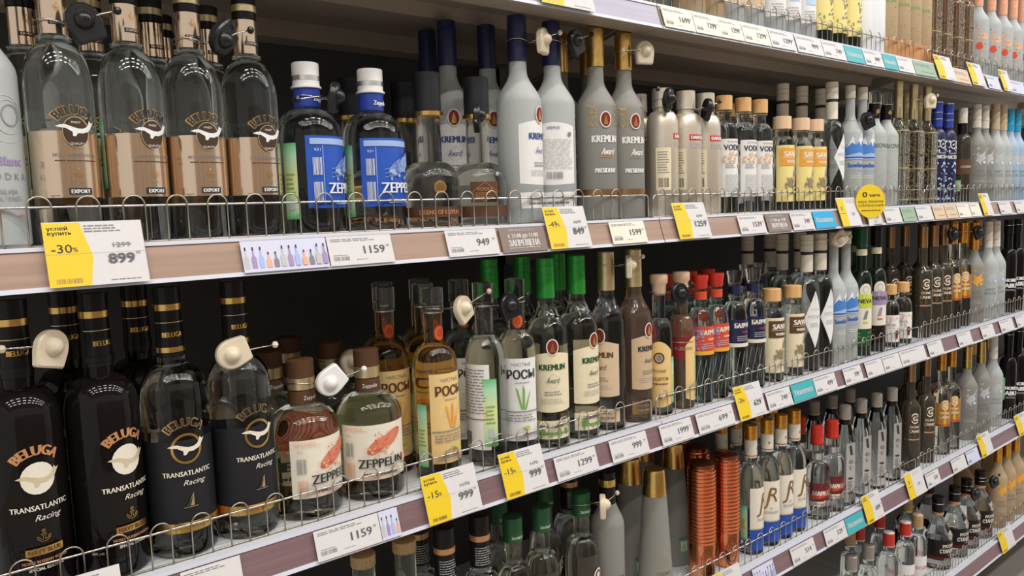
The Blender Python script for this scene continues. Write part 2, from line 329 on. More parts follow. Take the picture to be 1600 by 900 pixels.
# ---- award bottles
def arch(u, z0, z1, h, n=10): return [(-u, z0), (u, z0)]+[(u-2*u*i/n, z1+h*math.sin(PI*i/n)) for i in range(n+1)]
def fan(u, z0, z1, h, n=12):   # label with arched top as a strip of quads
    V, F = [], []
    for i in range(n+1):
        x = -u+2*u*i/n; V += [(x, z0-h*.35*math.sin(PI*i/n)), (x, z1+h*math.sin(PI*i/n))]
    for i in range(n): F.append((2*i, 2*i+2, 2*i+3, 2*i+1))
    return V, F
def award(key, desc, glass, capm, capz, lab, txtm, foot, med=True, labz=(.057, .1395), back=False, r=.0325, H=.294):
    k = Kind(key, desc, r, H, [(0, r*.85), (.0012, r*.95), (.004, r), (.172, r)]+arc(.172, r, .216, .0128, 8, 's')+[(.24, .0122)], glass)
    c = k.cyl('cap', capz, H, .0140, capm, r1=.0134)
    for z in (H-.012, H-.024): k.ring('cap_ring', z, .0141, .0008, capm, c)
    if lab:
        i = k.dec('label', [(fan(r*1.1, labz[0], labz[1], .006), lab)], 1)
        if not back: k.dec('lettering', [(txt('KREMLIN', 0, .1235, .0088, width=.042, bold=.07), txtm), (ringp(0, .1025, .0145, .0115, .0005, 4), 'inkpale'), (txt('Award', 0, .1035, .0085, shear=.5, width=.022), txtm), (lines(-.014, .014, .080, .088, 2), 'inkgrey'), (lines(-.02, .02, .068, .077, 3), 'inkpale')], 4, i)
        else: k.dec('fine_print', [(txt('KREMLIN', 0, .1375, .0045, width=.019), 'inkblue'), (ell(-.026, .128, .0035, .0035, 10), 'inkgrey'), (ell(-.019, .128, .0035, .0035, 10), 'inkgrey'), (ell(.026, .128, .0035, .0035, 10), 'inkgrey'), (lines(-.031, .031, .078, .122, 13, .3, .1), 'inkpale'), (bars(-.012, .014, .064, .074, 16), 'inkgrey')], 4, i)
    if foot: 
        j = k.label(1.1, foot[1], foot[2], foot[0], [(lines(-.024, .024, foot[1]+.003, foot[2]-.003, 2), 'inkgrey')], part='foot_label')
    if med: medal(k, 0, .1535, .0125)
    return k
award('kremW', 'frosted white vodka bottle with navy cap and red oval medallion', 'frost', 'navy', .230, 'paper', 'inkblue', ('paper', .022, .0445))
award('kremWb', 'frosted white vodka bottle with navy cap, back label showing', 'frost', 'navy', .230, 'paper', 'inkblue', ('paper', .022, .0445), med=False, back=True)
k = award('kremG', 'frosted grey vodka bottle with gold cap and white lettering', 'frostgrey', 'gold', .236, None, None, None, r=.0315, H=.298)
k.dec('lettering', [(txt('KREMLIN', 0, .1245, .0105, width=.044, bold=.07), 'paper'), (txt('Award', .004, .1055, .0105, shear=.5, width=.025, bold=.03), 'paper'), (lines(-.012, .014, .0955, .0985, 1), 'copperprint'), (txt('PRESIDENT', 0, .0765, .0070, width=.036, bold=.08), 'paper')], 3)
k.dec('gold_print', [(blobs(-.027, -.014, .142, .176, 70, .0013, 4, 5), 'gold')], 2); k.dec('gold_print', [(blobs(.014, .027, .142, .176, 70, .0013, 6, 5), 'gold')], 2); k.dec('bronze_band', [(rect(-.06, .06, .039, .0475, 24), 'bronze')], 2)
# ---- aluminium bottle
k = Kind('danzka', 'brushed aluminium vodka bottle with red name panel', .0265, .214, [(0, .022), (.001, .025), (.004, .0265), (.150, .0265)]+arc(.150, .0265, .176, .0150, 7)+[(.184, .0150)], 'alu', name='aluminium_bottle')
k.cyl('cap', .183, .214, .0165, 'alu'); k.ring('cap_ring', .1835, .0170, .0013, 'alu')
i = k.dec('name_panel', [(rect(-.0175, .0175, .1285, .1385, 6), 'red')], 1); k.dec('lettering', [(txt('DANZKA', 0, .1335, .0058, width=.030, bold=.09), 'paper'), (txt('VODKA', 0, .1210, .0085, width=.034), 'inkpale')], 4, i)
k.dec('back_label', [(rect(-.013, .013, .045, .115, 6), 'cream'), (bars(-.009, .009, .05, .065, 12), 'ink'), (lines(-.010, .010, .072, .11, 9), 'inkgrey')], 1, rot=-1.35)
# ---- clear with wooden cap
k = Kind('konsk', 'clear vodka bottle with tall white label and wooden cap', .0240, .213, std(.0240, .140, .168, .0115, .19), 'clear')
k.ring('neck_ring', .184, .0145, .0022, 'clear'); k.cyl('cap', .1870, .213, .0150, 'wood')
k.label(1.15, .031, .1345, 'paper', [(txt('KONSKRIN', 0, .1295, .0035, width=.030), 'inkgrey'), (txt('VODKA', 0, .1195, .0100, width=.044, bold=.04), 'ink'), (blobs(-.024, .024, .094, .110, 26, .0035, 4), 'woodpale'), (ell(.013, .088, .0045, .0045), 'salmon'), (lines(-.02, .0, .082, .092, 3), 'inkgrey'), (lines(-.02, .02, .040, .072, 9), 'inkpale')])
def sava(key, desc, cap, lab, panel, r=.0235):
    k = Kind(key, desc, r, .185, std(r, .124, .147, .0125, .162), 'olive'); k.ring('neck_ring', .158, .0145, .002, 'olive'); k.cyl('cap', .1605, .185, .0178, cap)
    k.label(1.25, .019, .1285, lab, [(rect(-.0235, .0245, .089, .1225, 8), panel), (txt('SAVA', .002, .1115, .0105, width=.034, bold=.1), 'ivory'), (rect(-.018, .020, .1035, .1042), 'ivory'), (txt('VODKA', .002, .0965, .0055, width=.024, bold=.1), 'ivory'), (poly([(.0105, .084), (.0125, .089), (.0130, .070), (.006, .066)]), 'inkgrey'), (blobs(-.012, .016, .046, .064, 26, .0042, 6), 'goldpale'), (blobs(-.012, .016, .046, .060, 14, .0022, 9), 'inkgrey')])
sava('savaB', 'short vodka bottle with yellow label and broad wooden cap', 'woodpale', 'yellowpale', 'orange'); sava('savaC', 'short vodka bottle with cream label, brown panel and wooden cap', 'wood', 'cream', 'brownink')
# ---- clear bottles with pale collar and diamond label
def achrom(key, desc, H, r, rn, word, zd, dz):
    k = Kind(key, desc, r, H, std(r, zd[1]-.006, zd[1]+.028, rn*.92, H-.08), 'clear')
    k.cyl('neck_sleeve', H-.078, H-.042, rn*1.18, 'ivory'); k.cyl('dark_band', H-.042, H-.036, rn*1.05, 'ink'); c = k.cyl('cap', H-.036, H, rn*1.22, 'ivory')
    for q in (.012, .022): k.ring('cap_ring', H-q, rn*1.24, .0008, 'tan', c)
    zc = (zd[0]+zd[1])/2; hh = (zd[1]-zd[0])/2; n = 10; V, F = [], []
    for i in range(n+1):
        u = -.024+.048*i/n; t = max(.02, 1-abs(u)/.0245); V += [(u, zc-hh*t), (u, zc+hh*t)]
    for i in range(n): F.append((2*i, 2*i+2, 2*i+3, 2*i+1))
    i = k.dec('label', [((V, F), 'white')], 1); k.dec('lettering', [(txt(word, 0, zc+.006, .0075, width=.032), 'inkpale'), (lines(-.012, .012, zc-.016, zc-.006, 3), 'inkpale'), (txt('VODKA', 0, zc+.022, .004), 'inkpale')], 4, i)
achrom('achrom', 'clear vodka bottle with white diamond label and ivory collar', .267, .0262, .0105, 'MYSTISCH', (.058, .158), 0); achrom('mys', 'clear long-necked bottle with ivory collar and tall diamond label', .286, .0270, .0110, 'MYSTISCH', (.050, .170), 0)
# ---- frosted bottles with mountain print
def snow(key, desc, H, sh, glass='frost'):
    k = Kind(key, desc, .0262, H, [(0, .022), (.001, .025), (.004, .0262), (sh-.03, .0262)]+arc(sh-.03, .0262, sh+.012, .0098, 8, 's')+[(H-.02, .0092)], glass); k.cyl('cap', H-.028, H, .0106, 'ivory')
    b = sh-.115
    k.dec('mountain_print', [(rect(-.028, .028, b+.03, b+.094, 10), 'lightblue'), (poly([(-.028, b+.055), (-.010, b+.075), (.0, b+.062), (.012, b+.082), (.028, b+.058), (.028, b+.034), (-.028, b+.034)]), 'midblue'), (poly([(-.004, b+.060), (.012, b+.088), (.022, b+.066), (.014, b+.070), (.010, b+.058), (.004, b+.070)]), 'paper'), (poly([(-.024, b+.055), (-.010, b+.080), (-.004, b+.062), (-.012, b+.066)]), 'paper'), (poly([(-.028, b+.030), (.028, b+.030), (.028, b+.040), (.005, b+.045), (-.028, b+.038)]), 'paleblue'), (rect(-.028, .028, b+.033, b+.036, 8), 'inkblue')], 1)
    k.dec('lettering', [(txt('SnowSnow', 0, b+.018, .0095, width=.040, bold=.05), 'blue'), (txt('PURE PURE', 0, b+.006, .006, width=.034), 'paleblue'), (lines(-.014, .014, b-.012, b-.004, 2), 'paper')], 2)
snow('snowB', 'frosted vodka bottle with blue mountain print', .266, .190); snow('snowC', 'frosted long-necked vodka bottle with blue mountain print', .286, .190)
k = Kind('bono', 'frosted vodka bottle with black neck sleeve and green lettering', .0270, .262, [(0, .022), (.001, .0255), (.004, .0270), (.160, .0270)]+arc(.160, .0270, .198, .0105, 7, 's')+[(.21, .0105)], 'frost')
k.cyl('neck_sleeve', .200, .232, .0118, 'black'); k.cyl('cap', .232, .262, .0116, 'clearcap'); k.ring('cap_ring', .234, .0128, .001, 'silverfoil'); k.dec('neck_seal', [(ell(0, .216, .005, .005, 12), 'gold')], 2, prof=[(0, .0118), (1, .0118)])
k.dec('lettering', [(txt('BIONO', 0, .138, .0100, width=.040, bold=.0), 'darkgreen'), (lines(-.014, .014, .126, .130, 1), 'inkpale'), (blobs(-.028, .028, .04, .115, 50, .0009, 3, 5), 'inkgrey')], 2)
# ---- square lattice bottles
def lattice(key, desc, H, m, glass, r=.0205):
    k = Kind(key, desc, r*1.12, H, [(0, r*.9), (.001, r*.97), (.004, r), (.175, r), (.178, r*.98)]+arc(.178, r*.98, .205, .0085, 5, 's')+[(H-.06, .0082)], glass, square=.8, flat=True, n=32)
    c = k.cyl('cap', H-.085, H, .0094, 'goldpale')
    for q in (.004, .03, .055, .08): k.ring('cap_ring', H-q-.002, .0103, .0012, m, c)
    for z in (.014, .088, .176): k.lat('gold_band', [(z-.0015, r*1.0), (z-.001, r*1.03), (z+.001, r*1.03), (z+.0015, r)], m, None, 32, .8)
    for f in range(4): k.dec('lattice_panel', [(rect(-r*.80, -r*.72, .01, .175), m), (rect(r*.72, r*.80, .01, .175), m), (blobs(-r*.7, r*.7, .016, .086, 60, .0019, 2+f, 6), m), (blobs(-r*.7, r*.7, .09, .172, 60, .0019, 12+f, 6), m), (rect(-r*.5, r*.5, .118, .122), 'ink')], 1, rot=f*PI/2)
lattice('lattice', 'square clear bottle with gold lattice and gilt neck', .291, 'goldpale', 'clear'); lattice('latticeA', 'square dark bottle with gold lattice', .299, 'goldpale', 'browny')
k = Kind('bluepat', 'navy blue bottle with dense white folk pattern', .0205, .256, std(.0205, .160, .188, .0105, .195), 'navy'); c = k.cyl('cap', .193, .256, .0122, 'bluecap', bev=.001)
for z in (.2295, .213, .2545): k.ring('cap_ring', z, .0127, .0014, 'silverfoil', c)
k.dec('white_pattern', [(blobs(-.06, .06, .008, .105, 170, .0036, 5, 6), 'lightblue'), (blobs(-.06, .06, .130, .160, 60, .0034, 8, 6), 'white'), (ringp(0, .15, .009, .011, .002), 'white')], 2); k.dec('lettering', [(txt('ЧИСТАЯ', 0, .118, .0085, width=.034, bold=.06), 'white'), (txt('Русская', 0, .128, .004), 'white')], 3)
# ---- dark and goose-style frosted bottles
k = Kind('darkB', 'dark clear bottle with brown square label and black cap', .0225, .250, std(.0225, .150, .182, .0105, .19), 'smoke'); k.cyl('neck_sleeve', .176, .21, .0118, 'black'); k.cyl('cap', .21, .25, .0112, 'ivory')
k.label(1.2, .075, .115, 'brownink', [(txt('VODKA', 0, .095, .006), 'paper')]); k.stamp(-.9, .03, .06)
def goose(key, desc, capm, glass, H, r=.0275, bird='inkpale', mark='lightblue'):
    k = Kind(key, desc, r, H, [(0, r*.85), (.001, r*.95), (.004, r), (.150, r)]+arc(.150, r, .198, .0108, 8, 's')+[(.21, .0104)], glass); c = k.cyl('cap', .203, H, .0118, capm, r1=.0110)
    for z in (H-.012, .225): k.ring('cap_ring', z, .0119, .0007, 'silverfoil' if capm == 'blue' else 'goldpale', c)
    k.dec('bird_print', [(poly([(-.012, .112), (-.004, .128), (.006, .131), (.018, .142), (.012, .126), (.020, .118), (.006, .112), (0, .104)]), bird), (blobs(-.020, .022, .100, .150, 12, .0032, 4), bird), (ell(.012, .108, .0055, .0045, 10), mark)], 1)
    k.dec('lettering', [(txt('GREY', 0, .084, .0075, width=.028), 'inkgrey'), (txt('GOOSE', 0, .073, .0075, width=.032), 'inkgrey'), (lines(-.016, .016, .052, .06, 2), 'inkpale')], 2); return k
goose('gooseGrey', 'frosted grey bottle with bird print and beige cap', 'ivory', 'frostgrey', .267); goose('gooseBeige', 'frosted white bottle with bird print and beige cap', 'beige', 'frost', .277); goose('gooseBlue', 'frosted pale blue bottle with turquoise cap', 'cyan', 'frostblue', .267)
goose('gooseOrange', 'frosted bird-print bottle with orange cap and orange print', 'orangefoil', 'frostgrey', .279, bird='orange', mark='orange'); goose('gooseWhite', 'frosted bird-print bottle with pale cap', 'ivory', 'frost', .279); goose('gooseTan', 'frosted tan bottle with bird print', 'gold', 'frostgrey', .267)
k = goose('butter', 'frosted bottle with yellow cap and gold butterflies', 'orangefoil', 'frosttan', .262, bird='orange', mark='gold')
k = Kind('frostL', 'frosted bottle with swirl print and purple script', .0300, .262, [(0, .026), (.004, .0300), (.160, .0300)]+arc(.160, .0300, .20, .0125, 7, 's')+[(.22, .0122)], 'frost'); k.cyl('cap', .215, .262, .0138, 'silverfoil')
k.dec('swirl_print', [(ringp(.004, .118, .020, .022, .0015), 'inkpale'), (ringp(.006, .120, .014, .016, .0012), 'inkpale'), (ringp(.008, .121, .009, .010, .001), 'inkgrey')], 1); k.dec('lettering', [(txt('Blanc', .004, .080, .008, bold=.06), 'purple'), (txt('V O D K A', .0, .066, .006), 'inkgrey'), (txt('SILVER', .0, .052, .004), 'inkgrey'), (txt('FILTERED', 0, .046, .004), 'inkgrey'), (txt('40%', .01, .03, .003), 'red')], 2)
# ---- organic bottles, third shelf
def rosy(key, desc, glass, lab, word, tone, grain, seal, back=False, r=.031):
    k = Kind(key, desc, r, .258, std(r, .148, .183, .0128, .226), glass); k.cyl('stopper', .224, .258, .0150, 'clearcap'); k.ring('neck_ring', .225, .0152, .001, 'silverfoil')
    if seal: k.dec('seal', [(ell(0, .1975, .0085, .0105), 'redorange'), (ringp(0, .1975, .006, .0075, .0008), 'orange')], 3, prof=[(0, .0128), (1, .0128)])
    if not back:
        k.label(.95, .0245, .1455, lab, [(txt('ЧИСТЫЕ', 0, .137, .0045, width=.030), 'inkgrey'), (txt(word, .0, .1225, .0125, width=.044, bold=.05), tone), (lines(-.010, .012, .109, .112, 1), 'inkgrey'), (poly([(-.002, .072), (-.010, .104), (-.006, .100), (0, .074)]), grain), (poly([(.0, .072), (.001, .108), (.004, .100), (.003, .072)]), grain), (poly([(.003, .072), (.013, .100), (.012, .094), (.006, .072)]), grain), (rect(-.0295, .0295, .0675, .0690, 10), 'inkgrey'), (lines(-.026, .024, .053, .065, 3), 'inkgrey'), (ell(.006, .045, .005, .0025), 'lime'), (lines(-.026, .026, .029, .036, 2), 'inkpale')])
    else:
        k.label(.95, .0245, .1455, lab, [(lines(-.026, .024, .075, .140, 15, .3, .15), 'inkgrey'), (rect(-.0295, .0295, .0675, .0690, 10), 'inkgrey'), (bars(-.024, -.002, .03, .05, 12), 'ink')])
        k.stamp(.95, .03, .125, .020)
    k.stamp(-1.35, .02, .105); return k
rosy('poc', 'amber vodka bottle with tan wheat label and glass stopper', 'amber', 'tanpaper', 'РОСЫ', 'brownink', 'orange', True); rosy('pocClear', 'clear vodka bottle with white grass label and glass stopper', 'clear', 'paper', 'РОСЫ', 'ink', 'leaf', True, r=.0285); rosy('pocBack', 'clear stoppered vodka bottle showing its white back label', 'clear', 'paper', '', 'ink', 'leaf', False, True, r=.0285)
# ---- award bottles, third shelf
k = award('kremGr', 'clear vodka bottle with green cap and cream label', 'olive', 'green', .224, 'cream', 'darkgreen', ('cream', .014, .042), r=.0318, H=.284)
k.dec('leaf_print', [(blobs(-.024, .024, .018, .028, 22, .0032, 3), 'leaf')], 5)
award('kremBe', 'clear vodka bottle with gold-beige cap and beige label', 'clear', 'goldpale', .224, 'beige', 'brownink', ('beige', .014, .036), r=.0288, H=.286); award('kremDk', 'clear brown-tinted bottle with gold-beige cap and tan label', 'browny', 'goldpale', .224, 'tan', 'ink', ('bronze', .014, .036), r=.0288, H=.286)
def oneg(key, desc, glass, red):
    k = Kind(key, desc, .0228, .240, std(.0228, .135, .165, .0112, .212), glass); k.lat('cap', [(.205, .0105), (.211, .0118), (.222, .0122), (.226, .0150), (.238, .0152), (.240, .0140)], 'woodpale')
    if red: k.label(1.2, .088, .128, 'darkred', [(rect(-.02, .02, .118, .1195, 6), 'goldpale'), (txt('RUSSIAN', 0, .108, .006), 'goldpale')]); k.dec('side_label', [(fan(.020, .020, .112, .016), 'tanpaper')], 2, rot=.95)
    else:
        i = k.dec('label', [(fan(.024, .020, .112, .016), 'tanpaper')], 1); k.dec('lettering', [(ell(0, .100, .0095, .0095), 'brownink'), (ell(0, .1, .0068, .0068), 'goldpale'), (ell(0, .1, .0045, .0055, 10), 'inkgrey'), (txt('Русский', 0, .078, .0055, shear=.3, width=.024), 'brownink'), (txt('Рецептъ', 0, .065, .0068, shear=.3, width=.034), 'brownink'), (lines(-.016, .016, .053, .058, 1), 'brownink'), (txt('40', 0, .032, .0055, bold=.08), 'brownink')], 4, i)
    k.stamp(1.35, .02, .10)
oneg('oneg', 'slim clear vodka bottle with arched cream label and cork', 'clear', False); oneg('oneg2', 'slim vodka bottle with dark red label and cork', 'browny', True)
def balch(key, desc, glass, capm, lab, edge):
    k = Kind(key, desc, .0228, .230, std(.0228, .140, .172, .0108, .208), glass); k.lat('cap', [(.206, .0120), (.208, .0132), (.218, .0132), (.227, .0152), (.230, .0145)], capm); k.cyl('neck_band', .186, .201, .0118, lab); k.ring('neck_ring', .182, .0132, .0016, glass)
    k.label(1.35, .088, .1395, lab, [(txt('БАЛЧУГ', 0, .1285, .0085, width=.036, bold=.09), 'ivory'), (txt('VODKA', .004, .116, .0035, bold=.08), 'red' if edge == 'ivory' else 'ivory'), (lines(-.014, .016, .099, .110, 3), 'inkpale'), (rect(-.0305, .0305, .0885, .0955, 12), edge)]+([(blobs(-.030, -.014, .096, .136, 60, .0022, 4), 'purple')] if edge == 'orange' else []))
    k.dec('etched_lines', [(poly([(x, .02), (x+.012, .08), (x+.0126, .08), (x+.0006, .02)]), 'inkpale') for x in (-.03, -.02, -.01, 0, .01)], 1); k.stamp(1.5, .08, .14)
balch('balR', 'aqua glass vodka bottle with red cap and red label', 'aqua', 'red', 'redorange', 'orange'); balch('balB', 'clear vodka bottle with clear stopper and navy label', 'clear', 'clearcap', 'navy', 'ivory')
def neva(key, desc, col, foot, word):
    k = Kind(key, desc, .0225, .291, std(.0225, .165, .196, .0105, .27), 'greenglass'); k.cyl('cap', .246, .291, .0122, 'darkgreen' if col == 'lime' else 'black'); k.cyl('neck_band', .228, .243, .0116, 'cream')
    V, F = rect(-.026, .026, .062, .140, 8, 1); i = k.dec('label', [((V, F), 'ivory'), (ell(0, .148, .014, .018), 'ivory'), (rect(-.026, .026, .110, .142, 8), col)], 1)
    k.dec('lettering', [(txt(word, 0, .126, .0095, width=.034, bold=.05), 'ink'), (ringp(0, .152, .0065, .0075, .0006), 'inkgrey'), (poly([(-.006, .085), (0, .104), (.006, .104), (.002, .085)]), 'purple' if col == 'purple' else 'inkgrey'), (rect(-.006, .006, .076, .079), 'redorange' if col == 'purple' else 'lime')], 4, i)
    j = k.label(1.2, .022, .060, foot, [(blobs(-.02, .02, .026, .056, 22, .002, 3), 'leaf' if col == 'lime' else 'darkred')], part='foot_label')
neva('nevaG', 'dark green bottle with lime die-cut label', 'lime', 'darkgreen', 'NEVA'); neva('nevaP', 'dark green bottle with purple die-cut label', 'purple', 'black', 'NEVA')
k = Kind('flor', 'small round bottle with floral white label and cork', .0212, .150, std(.0212, .088, .112, .0098, .125), 'olive'); k.cyl('cap', .126, .150, .0148, 'wood', bev=.001)
k.label(1.3, .013, .078, 'paper', [(blobs(-.02, .02, .045, .074, 26, .0022, 4), 'salmon'), (blobs(-.02, .02, .016, .04, 10, .002, 6), 'leaf'), (rect(.004, .011, .022, .042), 'darkred'), (txt('VODKA', -.008, .055, .005), 'inkgrey')])
def ging(key, desc, glass, lab, capm, H=.282, ink='ivory'):
    k = Kind(key, desc, .0218, H, [(0, .018), (.001, .0205), (.004, .0218), (.158, .0218), (.164, .0208)]+arc(.164, .0208, .186, .0095, 5, 's')+[(H-.05, .0092)], glass, square=.35); c = k.cyl('cap', H-.055, H, .0108, capm)
    for q in (.012, .03): k.ring('cap_ring', H-q, .0110, .0008, 'bronze', c)
    k.label(1.25, .078, .142, lab, [(ell(0, .137, .0115, .0135), ink), (ell(0, .137, .0085, .0105), lab), (txt('G', 0, .137, .012, bold=.08), ink), (txt('PURE', 0, .115, .006, width=.024, bold=.06), ink), (txt('LAND', 0, .104, .007, width=.028, bold=.06), ink), (rect(-.026, .026, .081, .0845, 8), 'redorange' if lab == 'orange' else 'goldpale')]+([(blobs(-.025, .025, .086, .125, 60, .0016, 4, 5), 'bronze')] if lab == 'brownink' else []))
ging('gdark', 'dark bottle with brown patterned label and round G', 'smoke', 'brownink', 'bronze'); ging('gorange', 'clear bottle with orange label and round G', 'olive', 'orange', 'orangefoil')
k = Kind('nord', 'black bottle with large white block lettering', .0235, .279, std(.0235, .160, .192, .0115, .24), 'blackglass'); k.cyl('cap', .236, .279, .0128, 'black'); k.ring('cap_ring', .262, .0131, .0012, 'silverfoil'); k.dec('lettering', [(txt('NORD', 0, .098, .010, width=.034, bold=.1), 'white'), (txt('ABU', 0, .082, .013, width=.034, bold=.1), 'white'), (lines(-.015, .015, .065, .072, 2), 'inkpale')], 2); k.stamp(-1.1, .06, .13, .018)
# ---- fourth shelf
k = Kind('amberD', 'brown-tinted bottle with tall neck and green tax stamp strip', .0300, .262, std(.0300, .140, .180, .0140, .25), 'olive'); k.cyl('stopper', .246, .262, .0160, 'cork'); i = k.dec('tax_stamp', [(rect(-.004, .004, .185, .245, 2), 'stamp')], 3, rot=.9); k.label(1.2, .03, .11, 'tan')
k = Kind('darkneck', 'clear bottle with black neck sleeve and gold band', .0300, .262, std(.0300, .135, .178, .0135, .2), 'clear'); k.cyl('neck_sleeve', .186, .225, .0150, 'black'); k.dec('lettering', [(lines(-.014, .014, .190, .218, 8, .35), 'inkpale')], 3, prof=[(0, .015), (1, .015)])
k.cyl('gold_band', .225, .2335, .0153, 'copperprint', bev=.0003); k.cyl('cap', .2335, .262, .0152, 'black'); k.label(1.2, .03, .11, 'black')
k = Kind('greencap', 'clear vodka bottle with dark green cap and bullseye label', .0275, .243, std(.0275, .138, .172, .0125, .205), 'olive'); k.cyl('cap', .205, .243, .0148, 'darkgreen'); k.dec('cap_lettering', [(txt('Зелёная', 0, .214, .0045, width=.02), 'ivory')], 3, prof=[(0, .0148), (1, .0148)])
i = k.label(1.2, .02, .145, 'smoke'); k.dec('emblem', [(poly([(-.026, .078), (.014, .118), (.020, .112), (-.020, .068)]), 'ivory'), (ell(.014, .112, .0105, .0105), 'ivory'), (ell(.014, .112, .0075, .0075), 'brownink'), (ell(.014, .112, .004, .004), 'ivory'), (poly([(-.026, .06), (.024, .09), (.024, .075), (-.026, .045)]), 'leaf'), (txt('Зелёная', 0, .052, .010, shear=.4, width=.04, bold=.05), 'ivory')], 4); k.stamp(-1.4, .05, .1)
k = award('kremF', 'frosted grey bottle with black and gold neck sleeve', 'frostgrey', 'black', .196, None, None, None, med=False, r=.0270, H=.262); k.cyl('gold_band', .238, .25, .0143, 'gold', bev=.0003); k.ring('cap_ring', .2, .0148, .0016, 'goldpale'); k.dec('lettering', [(txt('VODKA', 0, .09, .006), 'darkred')], 2)
k = Kind('cone', 'tapering frosted bottle with tall gold cap', .0330, .234, [(0, .030), (.001, .0325), (.004, .0330)]+arc(.004, .0330, .200, .0205, 8, 'lin'), 'frostgrey'); k.lat('cap', [(.188, .0208), (.189, .0218), (.230, .0188), (.234, .0172)], 'gold', n=28); k.dec('lettering', [(ringp(0, .075, .011, .009, .0008), 'goldpale'), (txt('VODKA', 0, .055, .006), 'bronze'), (txt('ICE', 0, .075, .006), 'goldpale')], 2); k.stamp(-.1, .028, .05, .016)
pr = [(0, .022), (.001, .0245), (.003, .0250), (.062, .0250)]
k = Kind('copper', 'copper-coloured ribbed cylindrical bottle', .0262, .218, pr+[(.063, .0245), (.205, .0240), (.21, .022)], 'copper', name='copper_bottle')
for q in range(20):
    z = .066+q*.0071; k.ring('rib', z+.0035, .0262, .0031, 'copper')
k.cyl('cap', .209, .218, .0235, 'copperdark', bev=.002); k.dec('arched_panel', [(ringp(0, .036, .012, .024, .0012), 'copperdark'), (ringp(0, .030, .004, .007, .001), 'copperdark')], 2)
k = Kind('jr', 'clear bottle with white and blue label and orange foil cap', .0245, .258, std(.0245, .140, .182, .0108, .2), 'clear'); i = k.cyl('neck_paper', .193, .229, .0124, 'ivory'); k.dec('lettering', [(txt('♛', 0, .212, .005), 'bronze'), (rect(-.03, .03, .197, .1985, 10), 'bronze')], 3, i, prof=[(0, .0124), (1, .0124)]); c = k.cyl('cap', .229, .258, .0126, 'orangefoil')
for z in (.238, .248): k.ring('cap_ring', z, .0129, .0009, 'gold', c)
k.label(1.25, .052, .136, 'ivory', [(txt('R', .003, .109, .030, shear=.2), 'bronze'), (txt('J', -.009, .103, .030, shear=.2), 'bronze'), (txt('ДЕ', 0, .081, .0035), 'inkgrey'), (txt('РОМАНОВ', 0, .072, .0052, width=.032), 'inkgrey'), (rect(-.0306, .0306, .0525, .0545, 10), 'goldpale')]); k.label(1.25, .010, .052, 'blue', part='foot_label'); k.stamp(-1.75, .03, .10)
k = Kind('redcap', 'clear flat-shouldered bottle with red cap and maroon label', .0250, .203, std(.0250, .105, .128, .0135, .166), 'clear', square=.45); k.cyl('cap', .163, .203, .0132, 'red'); k.cyl('neck_label', .132, .145, .0139, 'silverfoil', bev=.0003)
k.label(1.0, .030, .082, 'darkred', [(poly([(-.024, .058), (.024, .070), (.024, .054), (-.024, .044)]), 'redorange'), (txt('МАРКА', 0, .060, .0095, width=.036, bold=.08), 'ivory'), (rect(-.0245, .0245, .031, .042, 8), 'ivory'), (lines(-.014, .014, .034, .039, 1), 'inkgrey')])
k = Kind('sq', 'tall square clear bottle with silver strip label and grey cap', .0200, .230, [(0, .0155), (.001, .017), (.004, .0178), (.150, .0178)]+arc(.150, .0178, .190, .0095, 6, 'lin')+[(.2, .0092)], 'clear', square=.8, flat=True, n=32); k.cyl('cap', .198, .230, .0125, 'greyplastic'); k.ring('cap_ring', .201, .0128, .0012, 'goldpale'); k.cyl('neck_band', .186, .197, .0112, 'black')
k.label(.0135, .010, .146, 'silverfoil', [(poly([(-.004, .140), (.002, .140), (.006, .118), (.000, .118)]), 'ink'), (ell(.002, .102, .006, .0045), 'inkgrey'), (txt('V', 0, .088, .010), 'inkgrey'), (rect(-.006, .006, .062, .066), 'ink'), (lines(-.008, .008, .040, .058, 5), 'inkgrey'), (rect(-.006, .006, .028, .034), 'ink')])
# ---- lowest shelf
k = Kind('std', 'broad clear bottle with black label and black cap', .0365, .200, std(.0365, .098, .142, .0135, .16, 'lin'), 'clear'); k.cyl('neck_label', .149, .157, .0150, 'copperprint', bev=.0003); k.cyl('cap', .157, .200, .0150, 'black'); k.ring('cap_ring', .181, .0155, .0012, 'silverfoil'); 
k.label(1.5, .030, .087, 'black', [(txt('РУССКИЙ', .004, .070, .0085, width=.040, bold=.05), 'ivory'), (txt('СТАНДАРТ', .004, .056, .0105, width=.054, bold=.05), 'ivory'), (txt('VODKA', .006, .0455, .0035), 'inkpale'), (rect(-.0545, .0545, .034, .0365, 14), 'darkred'), (rect(-.0545, .0545, .039, .0403, 14), 'darkred')]); k.dec('emblem', [(ringp(.012, .097, .0115, .0125, .0018), 'goldpale'), (ringp(.012, .097, .0070, .0080, .0016), 'goldpale')], 4)
def small(key, desc, capm, top):
    k = Kind(key, desc, .0230, .195, std(.0230, .115, .145, .0115, .165), 'clear'); k.cyl('cap', .160, .195, .0135, capm); k.cyl('cap_top', .1945, .1965, .0128, top); k.ring('cap_ring', .163, .0140, .0014, 'silverfoil'); k.label(1.2, .03, .09, 'paper', [(txt('ВОДКА', 0, .06, .008), 'red')])
small('greycap', 'clear vodka bottle with grey screw cap', 'greyplastic', 'silverfoil'); small('redsmall', 'clear vodka bottle with bright red screw cap', 'red', 'whiteplastic'); small('corky', 'clear vodka bottle with cork stopper', 'cork', 'woodpale')
